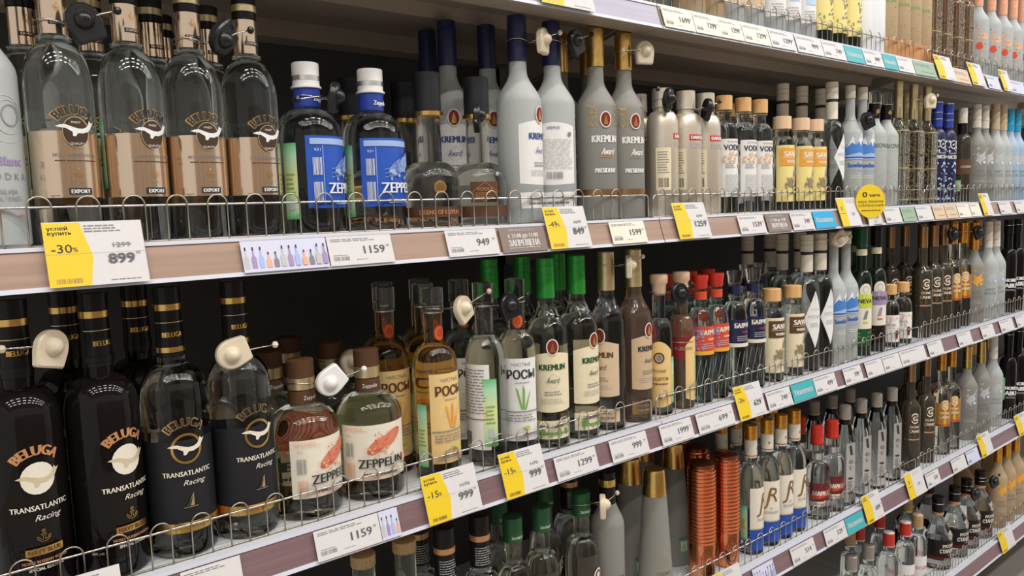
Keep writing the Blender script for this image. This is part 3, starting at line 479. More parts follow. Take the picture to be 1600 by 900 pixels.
# ---- top shelf (only the lower halves are in the photograph)
k = Kind('aOrn', 'clear bottle with cut-glass ridges', .0300, .26, std(.0300, .150, .19, .0125, .23), 'olive'); k.cyl('cap', .222, .26, .014, 'gold'); k.label(1.3, .02, .075, 'clearcap', [(blobs(-.035, .035, .024, .07, 60, .003, 3), 'goldpale')])
k = Kind('aFrame', 'pale bottle with dark outlined window label', .0270, .26, std(.0270, .150, .185, .0115, .23), 'frosttan'); k.cyl('cap', .222, .26, .013, 'ivory'); k.label(1.2, .045, .115, 'ivory', [(ringp(0, .08, .022, .030, .0008, 4), 'ink'), (rect(-.016, .016, .079, .080), 'ink'), (rect(-.0005, .0005, .055, .105), 'ink'), (lines(-.014, .014, .05, .06, 3), 'inkgrey')])
k = Kind('aPale', 'pale frosted bottle with beige label', .0265, .26, std(.0265, .150, .185, .0115, .23), 'frost'); k.cyl('cap', .222, .26, .013, 'woodpale'); k.label(1.3, .04, .13, 'beige', [(blobs(-.02, .02, .05, .08, 14, .003, 3), 'salmon'), (lines(-.02, .02, .09, .12, 5), 'inkgrey')])
k = Kind('aBlue', 'white and pale blue frosted bottle', .0265, .26, std(.0265, .150, .185, .0115, .23), 'frost'); k.cyl('cap', .222, .26, .013, 'silverfoil'); k.label(1.0, .035, .13, 'white', [(rect(-.012, .012, .07, .115), 'lightblue'), (lines(-.016, .016, .04, .06, 4), 'inkpale')])
k = Kind('aYellow', 'bottle with large pale yellow botanical label', .0290, .26, std(.0290, .150, .185, .0115, .23), 'greenglass'); k.cyl('cap', .222, .26, .013, 'leaf'); k.label(1.4, .030, .15, 'yellowpale', [(blobs(.002, .022, .06, .12, 30, .0028, 3), 'inkgrey'), (blobs(-.03, .03, .035, .07, 20, .002, 5), 'leaf'), (rect(-.01, .02, .122, .136), 'leaf')])
k = Kind('aWhite', 'glossy white porcelain bottle', .0265, .26, std(.0265, .160, .19, .0120, .23), 'whiteglass'); k.cyl('cap', .222, .26, .0135, 'silverfoil')
k = Kind('aTan', 'frosted tan bottle with dotted print and copper base band', .0270, .26, [(0, .022), (.001, .0255), (.004, .0270), (.160, .0270)]+arc(.160, .0270, .198, .0105, 7, 's')+[(.21, .0105)], 'frosttan'); k.cyl('cap', .2, .26, .0118, 'black'); k.dec('lettering', [(txt('DRINK', 0, .128, .0085, width=.034), 'leaf'), (blobs(-.03, .03, .055, .118, 45, .0009, 3, 5), 'brownink')], 2); k.dec('copper_band', [(rect(-.08, .08, .006, .048, 24), 'copperprint')], 1)
k = Kind('aFruit', 'white bottle painted with fruit and pink neck', .0275, .26, [(0, .022), (.001, .0255), (.004, .0275), (.150, .0275)]+arc(.150, .0275, .19, .0108, 7, 's')+[(.2, .0105)], 'frost'); k.cyl('cap', .192, .26, .0118, 'salmon'); k.dec('fruit_print', [(ell(.004, .110, .011, .009), 'salmon'), (ell(-.008, .085, .009, .010), 'redorange'), (blobs(-.03, .03, .05, .14, 14, .004, 4), 'salmon'), (blobs(-.03, .03, .06, .14, 8, .003, 8), 'leaf')], 1); k.dec('lettering', [(txt('VODKA', 0, .045, .006), 'inkpale')], 2)

SHORT = dict(frostL='swirl-print bottle', belExp='EXPORT bottle', zepBlue='blue-label bottle', legend='medallion decanter', legendB='framed-label decanter', kremW='medallion bottle', kremWb='back-label bottle', kremG='gold-capped bottle', danzka='aluminium bottle', konsk='VODKA-label bottle', savaB='yellow-label bottle', achrom='diamond-label bottle', snowB='mountain bottle', bono='black-necked frosted bottle', lattice='lattice bottle', bluepat='navy bottle', darkB='dark bottle', gooseGrey='grey bird-print bottle', gooseBeige='beige-capped bottle', gooseBlue='pale blue bottle',
 belBlack='black fish-emblem bottle', belTrans='gold-ring bottle', zepMalt='stout airship bottle', poc='amber bottle', pocBack='back-label bottle', pocClear='white grass-label bottle', kremGr='green-capped bottle', kremBe='beige-label bottle', kremDk='brown-tinted bottle', oneg='arched-label bottle', oneg2='red-label bottle', balR='red-capped bottle', balB='navy-label bottle', savaC='cream-label bottle', mys='tall diamond-label bottle', snowC='mountain bottle', nevaG='lime-label bottle', nevaP='purple-label bottle', flor='floral bottle', gdark='dark G bottle', gorange='orange G bottle', gooseOrange='orange-print bottle', gooseWhite='pale-capped bottle', nord='white-lettered black bottle',
 amberD='stamp-strip bottle', darkneck='black-sleeved bottle', greencap='bullseye-label bottle', kremF='black-and-gold-sleeved bottle', cone='gold-capped cone', copper='copper bottle', jr='blue-footed-label bottle', redcap='maroon-label bottle', sq='tall square bottle', gooseTan='tan bottle', std='broad black-label bottle', butter='butterfly bottle', greycap='grey-capped bottle', redsmall='red-capped bottle', corky='corked bottle', aOrn='cut-glass bottle', aFrame='window-label bottle', aPale='beige-label bottle', aBlue='pale blue bottle', aYellow='yellow-label bottle', aWhite='porcelain bottle', aTan='tan dotted bottle', latticeA='dark lattice bottle', aFruit='fruit bottle')
# ---------------------------------------------------------------- the rack
mat('board', (.62, .64, .67), .28, noise=.05, scale=25); mat('underside', (.38, .31, .24), .5, noise=.04, scale=20)
mat('railwood', (.36, .24, .18), .45, noise=.14, scale=60, stretch=(.05, 1, 2.5)); mat('railplum', (.20, .12, .13), .4, noise=.14, scale=60, stretch=(.05, 1, 2.5)); mat('railblue', (.34, .31, .40), .3, noise=.1, scale=60, stretch=(.05, 1, 2.5))
mat('railedge', (.66, .67, .76), .25); mat('wallgrey', (.075, .072, .07), .7, noise=.12, scale=8); mat('upright', (.03, .03, .03), .5); mat('ceilgrey', (.35, .34, .33), .8, noise=.05, scale=3); mat('oppbrown', (.22, .17, .13), .7, noise=.3, scale=5); mat('floortile', (.45, .42, .38), .35, noise=.08, scale=4)
def boxm(x0, x1, y0, y1, z0, z1):
    V = [(x, y, z) for z in (z0, z1) for y in (y0, y1) for x in (x0, x1)]
    return V, [(0, 2, 3, 1), (4, 5, 7, 6), (0, 1, 5, 4), (2, 6, 7, 3), (0, 4, 6, 2), (1, 3, 7, 5)]
def box(name, b, m, parent=None):
    V, F = boxm(*b); return obj(name, mesh(name, V, F, [m], smooth=False), parent)
def extr(name, prof, x0, x1, m, parent=None):
    n = len(prof); V = [(x, y, z) for x in (x0, x1) for y, z in prof]
    F = [(i, (i+1) % n, n+(i+1) % n, n+i) for i in range(n)]+[tuple(reversed(range(n))), tuple(range(n, 2*n))]
    return obj(name, mesh(name, V, F, [m], smooth=False), parent)
TILT = math.radians(18); RH = .0375; DEP = .40
ZB = {'A': .6697, 'B': .3367, 'C': 0., 'D': -.3354, 'E': -.671}
SURF = {k: v+.038 for k, v in ZB.items()}
TIER = {'A': 'top', 'B': 'second', 'C': 'third', 'D': 'fourth', 'E': 'lowest'}
BAYS = [(-.035, .965), (.965, 1.965), (1.965, 2.965), (2.965, 3.965)]
fl = box('floor', (-2.5, 6.5, -3.6, .6, -1.07, -1.05), 'floortile'); fl['kind'] = 'structure'; fl['label'] = 'pale tiled shop floor in front of the shelving'
wb = box('wall_back', (-.6, 4.6, DEP+.02, DEP+.05, -1.05, 1.35), 'wallgrey'); wb['kind'] = 'structure'; wb['label'] = 'dark grey back panel behind the shelving'
ce = box('ceiling', (-3.5, 7.0, -4.2, .6, 2.85, 2.9), 'ceilgrey'); ce['kind'] = 'structure'; ce['label'] = 'grey shop ceiling above the aisle'
wo = box('wall_reflection_panel', (-1.2, 4.8, -2.75, -2.7, -1.05, .95), 'oppbrown'); wo['kind'] = 'structure'; wo['label'] = 'unseen brown panel for shelving across the aisle, added for reflections'  # unseen panel, added to darken the middle of the glass and foil reflections
for x in [b[0] for b in BAYS]+[BAYS[-1][1]]:
    o = box('upright_post', (x-.012, x+.012, DEP+.002, DEP+.0195, -1.05, 1.30), 'upright'); tag(o, 'dark slotted steel upright post against the back panel', 'post', 'upright posts of the rack')
ty = math.tan(TILT)*RH
UNITS = []
for t, zb in ZB.items():
    for bi, (x0, x1) in enumerate(BAYS):
        a, b = x0+.0012, x1-.0012
        root = bpy.data.objects.new('shelf', None); COL.objects.link(root); root.location = (x0, .2, zb)
        tag(root, 'shelf', 'shelf', '%s tier shelves' % TIER[t]); UNITS.append((root, t, x0, x1, 'beige metal shelf with price rail, %s tier, ' % TIER[t], 'carrying'))
        off = Vector(root.location)
        def fix(o): o.matrix_parent_inverse = Matrix.Translation(-off); return o
        fix(box('shelf_board', (a, b, .014, DEP, zb+.026, zb+.038), 'board', root))
        fix(box('underside_panel', (a, b, .016, DEP, zb+.0225, zb+.0259), 'underside', root))
        fix(extr('front_flange', [(.001, zb-.0005), (.045, zb-.0005), (.045, zb+.004), (.050, zb+.0224), (.012, zb+.0224)], a, b, 'underside', root))
        fix(extr('stiffening_channel', [(.150, zb+.004), (.215, zb+.004), (.222, zb+.0224), (.143, zb+.0224)], a+.02, b-.02, 'underside', root))
        fix(extr('rear_flange', [(DEP-.05, zb-.002), (DEP-.004, zb-.002), (DEP-.004, zb+.0224), (DEP-.058, zb+.0224)], a+.02, b-.02, 'underside', root))
        rm = {'A': 'railblue' if bi == 0 else 'underside', 'B': 'railwood'}.get(t, 'railplum')
        r_ = fix(extr('price_rail', [(0, zb), (ty, zb+RH), (ty+.004, zb+RH), (.004, zb)], a, b, rm, root))
        e1 = extr('rail_lip', [(-.0016, zb-.001), (-.0016+.004*math.tan(TILT), zb+.0032), (.002, zb+.0032), (.002, zb-.001)], a, b, 'railedge', r_)
        e2 = extr('rail_lip', [(ty-.0022, zb+RH-.0022), (ty-.0016, zb+RH+.0016), (ty+.0035, zb+RH+.0016), (ty+.0035, zb+RH-.0022)], a, b, 'railedge', r_)

        for bx in (a+.006, b-.006):
            fix(extr('bracket', [(.052, zb+.022), (DEP, zb+.022), (DEP, zb-.05), (DEP-.02, zb-.05)], bx-.0015, bx+.0015, 'underside', root))
# ---------------------------------------------------------------- wire guards
def tube(path, r, n=6, closed=False):
    V, F = [], []; m = len(path)
    for i, p in enumerate(path):
        a = Vector(path[max(i-1, 0)]); b = Vector(path[min(i+1, m-1)]); d = (b-a).normalized()
        up = Vector((0, 1, 0)) if abs(d.y) < .9 else Vector((1, 0, 0))
        s = d.cross(up).normalized(); q = s.cross(d)
        for k in range(n): an = 2*PI*k/n; V.append(Vector(p)+r*(s*math.cos(an)+q*math.sin(an)))
    for i in range(m-1):
        for k in range(n): F.append((i*n+k, i*n+(k+1) % n, (i+1)*n+(k+1) % n, (i+1)*n+k))
    F += [tuple(reversed(range(n))), tuple(range((m-1)*n, m*n))]
    return V, F
PITCH_W, FH, FY = .0203, .047, .0262
V, F = tube([(0, 0, 0), (0, 0, FH-.0102)]+[(.01015-.01015*math.cos(a), 0, FH-.0102+.0102*math.sin(a)) for a in [PI*i/8 for i in range(1, 8)]]+[(.0203, 0, FH-.0102), (.0203, 0, 0)], .00085, 6)
LOOP = mesh('wire_loop', V, F, ['wire'])
for t in ZB:
    for bi, (x0, x1) in enumerate(BAYS[:3]):
        root = bpy.data.objects.new('wire_guard', None); COL.objects.link(root); root.location = (x0, FY, SURF[t]+.0003)
        tag(root, 'guard', 'wire guard', 'wire guards of the %s tier' % TIER[t]); UNITS.append((root, t, x0, x1, 'looped steel wire guard, %s tier, ' % TIER[t], 'in front of'))
        L = x1-x0; h = .037
        V, F = tube([(.006, .0018, .0008), (.006, .0018, h-.006), (.0078, .0018, h-.0018), (.012, .0018, h), (L-.012, .0018, h), (L-.0078, .0018, h-.0018), (L-.006, .0018, h-.006), (L-.006, .0018, .0008)], .0013, 6)
        obj('top_rod', mesh('top_rod', V, F, ['steel']), root)
        V, F = tube([(.006, .0015, .0012), (L-.006, .0015, .0012)], .0010, 6); obj('bottom_rod', mesh('bottom_rod', V, F, ['wire']), root)
        for q in range(int((L-.03)/(2*PITCH_W))): obj('wire_loop', LOOP, root, (.014+q*2*PITCH_W, 0, 0))
# ---------------------------------------------------------------- bottles
FRONT = .0300
PLACED = {}
def put(kind, t, X, Y, rot, row):
    k = TYPES[kind]
    root = bpy.data.objects.new(k.name, None); COL.objects.link(root); root.location = (X, Y, SURF[t]+.0002); root.rotation_euler = (0, 0, rot); root.empty_display_size = .02
    made = []
    for part, me, under in k.parts:
        made.append(obj(part, me, root if under is None else made[under]))
    return root
MULTI = {'gdark', 'gorange', 'gooseWhite', 'nord'}
STOOD = {}
def row(t, r_, entries):
    """entries: (kind, column in the photograph of its cap, turn of the label); distance from the row it stands in"""
    cur = []
    for kind, px, turn in entries:
        k = TYPES[kind]; Y = FRONT+k.r+r_*max(.066, 2*k.r+.003); z = SURF[t]+(k.H if t != 'A' else .05)
        for _ in range(40):      # stand clear of the bottles in front
            X = x_at(px, Y, z)
            if r_ == 0 or all((X-q[0])**2+(Y-q[1])**2 > (k.r+q[2]+.001)**2 for q in STOOD.get(t, [])): break
            Y += .003
        else: continue
        if Y > DEP-k.r-.002: continue
        cur.append([X, Y, k, turn])
    cur.sort(key=lambda c: c[0])
    for it in range(60):     # neighbours may touch, never intersect
        for a, b in zip(cur, cur[1:]):
            need = math.sqrt(max(0, (a[2].r+b[2].r+.0012)**2-(a[1]-b[1])**2)); d = b[0]-a[0]
            if d < need: a[0] -= (need-d)/2; b[0] += (need-d)/2
    out = []
    for i, (X, Y, k, turn) in enumerate(cur):
        if r_ and any((X-q[0])**2+(Y-q[1])**2 < (k.r+q[2]-.0005)**2 for q in STOOD.get(t, [])): continue
        o = put(k.key, t, X, Y, math.radians(turn), r_); out.append((X, Y, k.r))
        d = k.desc+(' on %s shelf' % TIER[t] if k.key in MULTI else '')
        L = cur[i-1][2].key if i else None; R = cur[i+1][2].key if i+1 < len(cur) else None
        if r_: lab = '%s, behind %s' % (d, SHORT[min(PLACED[(t, 0)], key=lambda q: abs(q[1]-X))[0]])
        elif L and L != k.key and R == k.key: lab = '%s, beside %s' % (d, SHORT[L])
        elif R and R != k.key and L == k.key: lab = '%s, beside %s' % (d, SHORT[R])
        elif L == k.key and R == k.key: lab = d+', between two alike'
        else: lab = d
        tag(o, lab, k.cat, '%s %s %s' % (SHORT[k.key], 'on the %s shelf,' % TIER[t], 'rear rows' if r_ else 'front row'))
        PLACED.setdefault((t, r_), []).append((k.key, X, Y, o))
    STOOD.setdefault(t, []).extend(out)
def many(kind, pxs, turn=0, j=5): return [(kind, p_, (turn if not isinstance(turn, (list, tuple)) else turn[i])+random.uniform(-j, j)) for i, p_ in enumerate(pxs)]
row('B', 0, many('frostL', [-52], 25)+many('belExp', [74, 196, 287, 375], [13, 20, 7, 13], 1)+many('zepBlue', [476, 577], [40, 19], 1)+many('legend', [666], -15)+many('legendB', [749], -20)+many('kremW', [801], 20, 1)+many('kremWb', [860], -42, 1)+many('kremG', [930, 972], [-18, -14], 1)
    +many('danzka', [1034, 1071, 1104], [30, 0, 2], 1)+many('konsk', [1129, 1161, 1187], -6)+many('savaB', [1222, 1251, 1273], -12)+many('achrom', [1300], 0)+many('snowB', [1329, 1348], -25)+many('bono', [1367, 1387], -20)
    +many('lattice', [1403, 1428, 1449], 0, 1)+many('bluepat', [1465, 1482], -25)+many('darkB', [1505], -40)+many('gooseGrey', [1527, 1539], -40)+many('gooseBeige', [1557, 1568], -45)+many('gooseBlue', [1579, 1588], -40))
row('B', 1, many('belExp', [28, 138, 228, 320], 15)+many('legend', [548, 632], 0)+many('kremW', [706, 748], -25)+many('kremG', [880, 912])+many('danzka', [996], 0)+many('konsk', [1140, 1165], 0)+many('achrom', [1223, 1253, 1283], 0)+many('bono', [1362, 1384], -15)+many('lattice', [1415, 1436], 0, 1)+many('bluepat', [1470], 0)+many('gooseGrey', [1520, 1532], -30))
row('B', 2, many('belExp', [250], 5)+many('kremW', [610, 660], 0)+many('konsk', [1120], 0))
row('C', 0, many('belBlack', [36, 154], [8, 20], 1)+many('belTrans', [253, 354], [-1, 10], 1)+many('zepMalt', [458, 571], [18, -17], 1)+many('poc', [674], 5, 1)+many('pocBack', [760], -82, 1)+many('pocClear', [798], -28, 1)+many('kremGr', [852, 899], [-27, 5], 1)+many('kremBe', [946], -70, 1)+many('kremDk', [989], 6, 1)
    +many('oneg', [1029], -52, 1)+many('oneg2', [1064], -40, 1)+many('balR', [1095, 1117], -2)+many('balB', [1148, 1177], -14)+many('savaC', [1206, 1238], -14)+many('mys', [1262, 1284], [-18, -6], 1)+many('snowC', [1303, 1319], -10)+many('nevaG', [1347], -40)+many('nevaP', [1370], -42)+many('flor', [1391, 1411], -42)
    +many('gdark', [1443, 1460, 1475], -40)+many('gorange', [1490, 1505], -40)+many('gooseOrange', [1523], -45)+many('gooseWhite', [1545, 1557], -45)+many('nord', [1577, 1590], -45))
row('C', 1, many('belBlack', [112, 193], 10)+many('zepMalt', [424, 510], 10)+many('poc', [606, 660], -5)+many('pocClear', [718], -5)+many('kremGr', [763, 806, 870], -8)+many('balR', [1044, 1077, 1105], 0)+many('balB', [1166, 1190])+many('mys', [1222, 1250], -15)+many('nevaG', [1340], -30)+many('gdark', [1392, 1415, 1441, 1463], -30)+many('gorange', [1490], -30)+many('gooseOrange', [1512, 1528], -40)+many('gooseWhite', [1550], -40))
row('C', 2, many('zepMalt', [402, 452], 5)+many('poc', [540, 575, 625], 0)+many('mys', [1168, 1203], 0))
row('D', 0, many('amberD', [575, 623], 0)+many('darkneck', [699, 751], -10)+many('greencap', [796, 841, 907], [-10, -12, -10], 2)+many('kremF', [948], -10)+many('cone', [1022], -15)+many('copper', [1096, 1134], -25)+many('jr', [1173, 1199, 1220, 1241], [12, -38, -8, 0], 1)+many('redcap', [1277, 1302], -40, 2)+many('sq', [1319, 1346, 1370, 1394], [-14, -14, -14, -14], 2)
    +many('gdark', [1424, 1448], -40)+many('gorange', [1472, 1488], -40)+many('gooseTan', [1512, 1534], -45)+many('gooseWhite', [1553], -45)+many('nord', [1577, 1592], -45))
row('D', 1, many('darkneck', [652, 880], 0)+many('greencap', [778, 858], 0)+many('cone', [983, 1053], -10)+many('copper', [1087], 0)+many('jr', [1128, 1149, 1183, 1206], -10)+many('redcap', [1250], -30)+many('sq', [1272, 1300, 1328], -14, 2)+many('gdark', [1420, 1445], -30)+many('gooseTan', [1520, 1545], -40))
row('D', 2, many('cone', [1005], 0)+many('copper', [1060], 0))
row('E', 0, many('greycap', [1330, 1357], -20)+many('redsmall', [1389, 1415], -20)+many('corky', [1434], -20)+many('std', [1466, 1492, 1511, 1532], [-22, -20, -20, -20], 2)+many('butter', [1560, 1574, 1588], -40))
row('E', 1, many('redsmall', [1341, 1375], -20)+many('corky', [1330, 1418], -20)+many('std', [1420, 1452], -45)+many('butter', [1507, 1523, 1550], -40))
row('A', 0, many('aOrn', [968, 1022], 0)+many('aFrame', [1078, 1108], -20)+many('aPale', [1142, 1172], -20)+many('aBlue', [1206, 1230, 1252], -20)+many('aYellow', [1280, 1303, 1322], -20)+many('aWhite', [1341, 1362], 0)+many('aTan', [1382, 1402, 1420, 1436], -35)+many('latticeA', [1452, 1470, 1488, 1504], 0, 1)+many('aFruit', [1526, 1546, 1564, 1580, 1594], -40))
# ---------------------------------------------------------------- price tags
def flatmesh(name, items, z=0., th=None):
    V, F, fm, ms = [], [], [], []
    for k, ((v, f), m) in enumerate(items):
        if m not in ms: ms.append(m)
        b = len(V); V += [(x, y, z+k*.00005) for x, y in v]; F += [tuple(i+b for i in q) for q in f]; fm += [ms.index(m)]*len(f)
    return mesh(name, V, F, ms, fm, smooth=False)
TAGN = {}
def price_tag(t, pl, pr_, style, text='', old='', pct='', dz=0., paper='card', label=None):
    """a card on the slanted rail between two columns of the photograph"""
    zb = ZB[t]; Yb = -.0030
    xl, xr = x_at(pl, Yb, zb), x_at(pr_, Yb, zb); W = xr-xl; tall = style in ('promo', 'tallcard'); H = .062 if tall else .0345
    root = bpy.data.objects.new('price_tag', None); COL.objects.link(root)
    root.location = (xl, Yb-(.0028 if tall else 0)-(.0022 if style == 'wobbler' else 0), zb+.0022+dz); root.rotation_euler = (PI/2-TILT, 0, 0)
    V, F = boxm(0, W, 0, H, -.0003, .0003); colm = {'new': 'cyan', 'teal': 'teal', 'notice': 'notice', 'green': 'leaf', 'kraft': 'beige'}.get(style, paper)
    if style == 'green': colm = 'greenish'
    card = obj('card', mesh('card', V, F, [colm], smooth=False), root); I = []
    s = H/.0345
    if style == 'card':
        I = [(lines(W*.05, W*.75, H*.80, H*.92, 2, .45), 'inkgrey'), (bars(W*.06, W*.30, H*.16, H*.30, 14), 'inkgrey'), (lines(W*.06, W*.28, H*.32, H*.37, 1), 'inkgrey'), (lines(W*.40, W*.58, H*.15, H*.19, 1), 'inkgrey')]
        if text: I.append((txt(text, W*.70, H*.50, H*.27, width=W*.066*len(text)*1.25, bold=.05), 'inkgrey')); I.append((txt('99', W*.92, H*.60, H*.09), 'inkgrey'))
    elif style == 'promo':
        I = [(poly([(0, 0.0), (W*.40, 0), (W*.455, H*.45), (W*.36, H*.985), (0, H*.985)]), 'yellow'), (txt('успей', W*.14, H*.90, H*.060, width=W*.20, bold=.05), 'ink'), (txt('купить', W*.16, H*.825, H*.060, width=W*.23, bold=.05), 'ink'),
             (lines(W*.40, W*.78, H*.82, H*.95, 3, .4), 'inkgrey'), (bars(W*.07, W*.33, H*.05, H*.12, 16), 'bronze'), (lines(W*.60, W*.92, H*.05, H*.08, 1), 'inkgrey'), (rect(W*.0, W, H*.498, H*.502), 'inkpale')]
        if pct: I.append((txt('-'+pct, W*.16, H*.585, H*.13, width=W*.20), 'ink')); I.append((txt('%', W*.29, H*.565, H*.07), 'ink'))
        if old: I += [(txt(old, W*.76, H*.615, H*.075, width=W*.18), 'inkgrey'), (rect(W*.66, W*.86, H*.61, H*.618), 'inkgrey')]
        if text: I += [(txt(text, W*.74, H*.40, H*.155, width=W*.088*len(text), bold=.08), 'inkgrey'), (txt('99', W*.92, H*.47, H*.05), 'inkgrey')]
    elif style == 'tallcard':
        I = [(rect(0, W*.36, 0, H*.96), 'yellow'), (txt('О', W*.17, H*.62, H*.12, bold=.05), 'ink'), (lines(W*.06, W*.30, H*.42, H*.48, 1), 'ink'), (lines(W*.45, W*.9, H*.8, H*.95, 3), 'inkpale'), (txt(text or '599', W*.68, H*.42, H*.11), 'inkgrey')]
    elif style in ('new', 'teal'):
        I = [(txt('Новинка', W*.5, H*.5, H*.30, width=W*.78, bold=.05), 'paper')]
    elif style == 'notice':
        I = [(lines(W*.2, W*.8, H*.84, H*.94, 2), 'inkpale'), (txt('с 21:00 до 11:00', W*.5, H*.66, H*.17, width=W*.66, bold=.06), 'paper'), (txt('ЗАПРЕЩЕНА', W*.5, H*.36, H*.25, width=W*.68, bold=.06), 'paper'), (lines(W*.15, W*.85, H*.12, H*.2, 1), 'inkpale')]
    elif style == 'picture':
        n = max(4, int(W/.008))
        for q in range(n):
            u = W*(q+.5)/n; hh = H*(.80 if q % 5 < 3 else .62); ww = W/n*.34; m = ['inkpale', 'paleblue', 'inkgrey', 'purple', 'salmon'][q*3 % 5]
            I.append((poly([(u-ww, H*.12), (u+ww, H*.12), (u+ww, hh*.55), (u+ww*.3, hh*.68), (u+ww*.3, hh), (u-ww*.3, hh), (u-ww*.3, hh*.68), (u-ww, hh*.55)]), m)); I.append((rect(u-ww*.3, u+ww*.3, hh*.86, hh), 'ink'))
    else: I = [(lines(W*.08, W*.85, H*.62, H*.85, 3), 'inkgrey'), (lines(W*.3, W*.9, H*.2, H*.32, 1), 'inkgrey')]
    if I: obj('lettering', flatmesh('lettering', I, .0005), card)
    d = {'card': 'white price tag'+(' reading %s' % text if text else ' with faint small print'), 'promo': 'tall yellow and white sale tag'+(' reading %s' % text if text else ''), 'tallcard': 'tall white loyalty tag with yellow strip', 'new': 'bright blue strip tag reading Новинка', 'teal': 'teal strip tag reading Новинка', 'notice': 'grey-brown notice reading ЗАПРЕЩЕНА', 'picture': 'strip tag printed with a row of small bottles'}.get(style, 'blank %s coloured strip tag' % style)
    near = min(PLACED[(t, 0)], key=lambda q: abs(q[1]-(xl+W/2)))
    lab = label or '%s below %s, %s rail' % (d, SHORT[near[0]], TIER[t]); tag(root, lab, 'price tag', 'tags: '+lab); return root
mat('greenish', (.30, .42, .30), .5); mat('lilac', (.62, .62, .78), .5)
B = lambda *a, **k: price_tag('B', *a, **k)
B(78, 234, 'promo', '899', '1299', '30'); B(383, 516, 'picture', paper='lilac'); B(518, 618, 'card', '1159'); B(703, 782, 'card', '949'); B(787, 857, 'notice'); B(860, 924, 'promo', '849', '1699', '49'); B(959, 1013, 'card', '1599', paper='ivory')
B(1061, 1111, 'promo', '1259', '1299'); B(1159, 1199, 'card', '1539'); B(1202, 1238, 'notice'); B(1241, 1274, 'card', '749'); B(1276, 1308, 'new'); B(1316, 1346, 'tallcard', '529'); B(1358, 1380, 'card', '599'); B(1386, 1411, 'card'); B(1413, 1434, 'green'); B(1436, 1460, 'card'); B(1462, 1480, 'kraft'); B(1481, 1499, 'kraft')
B(1500, 1519, 'card', paper='ivory'); B(1520, 1535, 'card', paper='ivory'); B(1537, 1552, 'promo'); B(1565, 1583, 'card'); B(1590, 1606, 'card')
A = lambda *a, **k: price_tag('A', *a, **k)
A(845, 929, 'promo'); A(1040, 1088, 'card', '1699', paper='ivory'); A(1089, 1128, 'card', '1299', paper='ivory'); A(1128.5, 1164, 'card', '1299', paper='ivory'); A(1165, 1206, 'card', '1299', paper='ivory'); A(1207, 1246, 'card', '1299'); A(1248, 1289, 'card', '999'); A(1290, 1324, 'card', '749'); A(1325, 1353, 'teal'); A(1354, 1383, 'card', '849'); A(1384, 1405, 'teal'); A(1406, 1431, 'card'); A(1432, 1465, 'green')
A(1467, 1493, 'promo'); A(1494, 1518, 'kraft'); A(1519, 1540, 'promo'); A(1546, 1565, 'card', paper='lilac'); A(1568, 1582, 'promo'); A(1583, 1604, 'card', paper='lilac')
C = lambda *a, **k: price_tag('C', *a, **k)
C(85, 200, 'promo'); C(290, 383, 'card'); C(498, 598, 'card', '1159'); C(599, 628, 'picture', paper='lilac')
C(670, 753, 'promo', '999', '1176', '15', label='sale tag reading 999 with bent corner below amber wheat-label bottle'); C(791, 857, 'promo', '999', '1176', '15', label='sale tag reading 999 beside the 1299 price tag')
C(873, 937, 'card', '1299'); C(959, 1016, 'card', '999'); C(1037, 1086, 'card', '1999'); C(1094, 1150, 'card', '699'); C(1156, 1197, 'promo', '629', '', '26'); C(1203, 1240, 'card', '749'); C(1242, 1276, 'teal'); C(1277, 1310, 'card', '499'); C(1323, 1350, 'card', '599'); C(1357, 1383, 'card'); C(1384, 1410, 'card'); C(1411, 1449, 'card'); C(1454, 1476, 'card'); C(1500, 1521, 'card'); C(1537, 1556, 'card'); C(1566, 1586, 'card'); C(1591, 1606, 'card')
D = lambda *a, **k: price_tag('D', *a, **k)
D(1120, 1165, 'promo'); D(1182, 1214, 'picture', paper='lilac'); D(1241, 1277, 'card', '514'); D(1293, 1325, 'card', '529'); D(1326, 1353, 'teal'); D(1355, 1381, 'promo', '699'); D(1421, 1447, 'tallcard', '599'); D(1451, 1471, 'card', '579'); D(1491, 1512, 'card'); D(1514, 1532, 'card', paper='lilac'); D(1534, 1552, 'promo'); D(1592, 1610, 'promo')
price_tag('E', 1566, 1586, 'promo')
# round yellow shelf talker clipped to the second rail
def disc_talker():
    z = ZB['B']+.030; x = x_at(1362, -.012, z+.025); R = .036
    root = bpy.data.objects.new('shelf_talker', None); COL.objects.link(root); root.location = (x, -.010, z+.022); root.rotation_euler = (PI/2-.10, 0, -.45)
    n = 32; V = [(R*math.cos(2*PI*i/n), R*math.sin(2*PI*i/n), s) for s in (-.0004, .0004) for i in range(n)]
    d = obj('disc', mesh('disc', V, [tuple(reversed(range(n))), tuple(range(n, 2*n))]+[(i, (i+1) % n, n+(i+1) % n, n+i) for i in range(n)], ['yellow'], smooth=False), root)
    obj('lettering', flatmesh('lettering', [(txt('О', -.014, .014, .010, bold=.1), 'ink'), (txt("'КАРТА", .010, .012, .005, width=.026, bold=.06), 'ink'), (txt('ВАША ЛЮБИМАЯ', 0, -.001, .0045, width=.060), 'ink'), (txt('КОМПЕНСАЦИЯ', 0, -.009, .0045, width=.060), 'ink'), (lines(-.024, .024, -.022, -.017, 1), 'bronze')], .0008), d)
    V, F = boxm(-.006, .006, -.052, -.030, -.0012, -.0006); obj('clip_strip', mesh('clip_strip', V, F, ['whiteplastic'], smooth=False), root)
    tag(root, 'round yellow card talker clipped to the second shelf rail', 'shelf talker')
disc_talker()
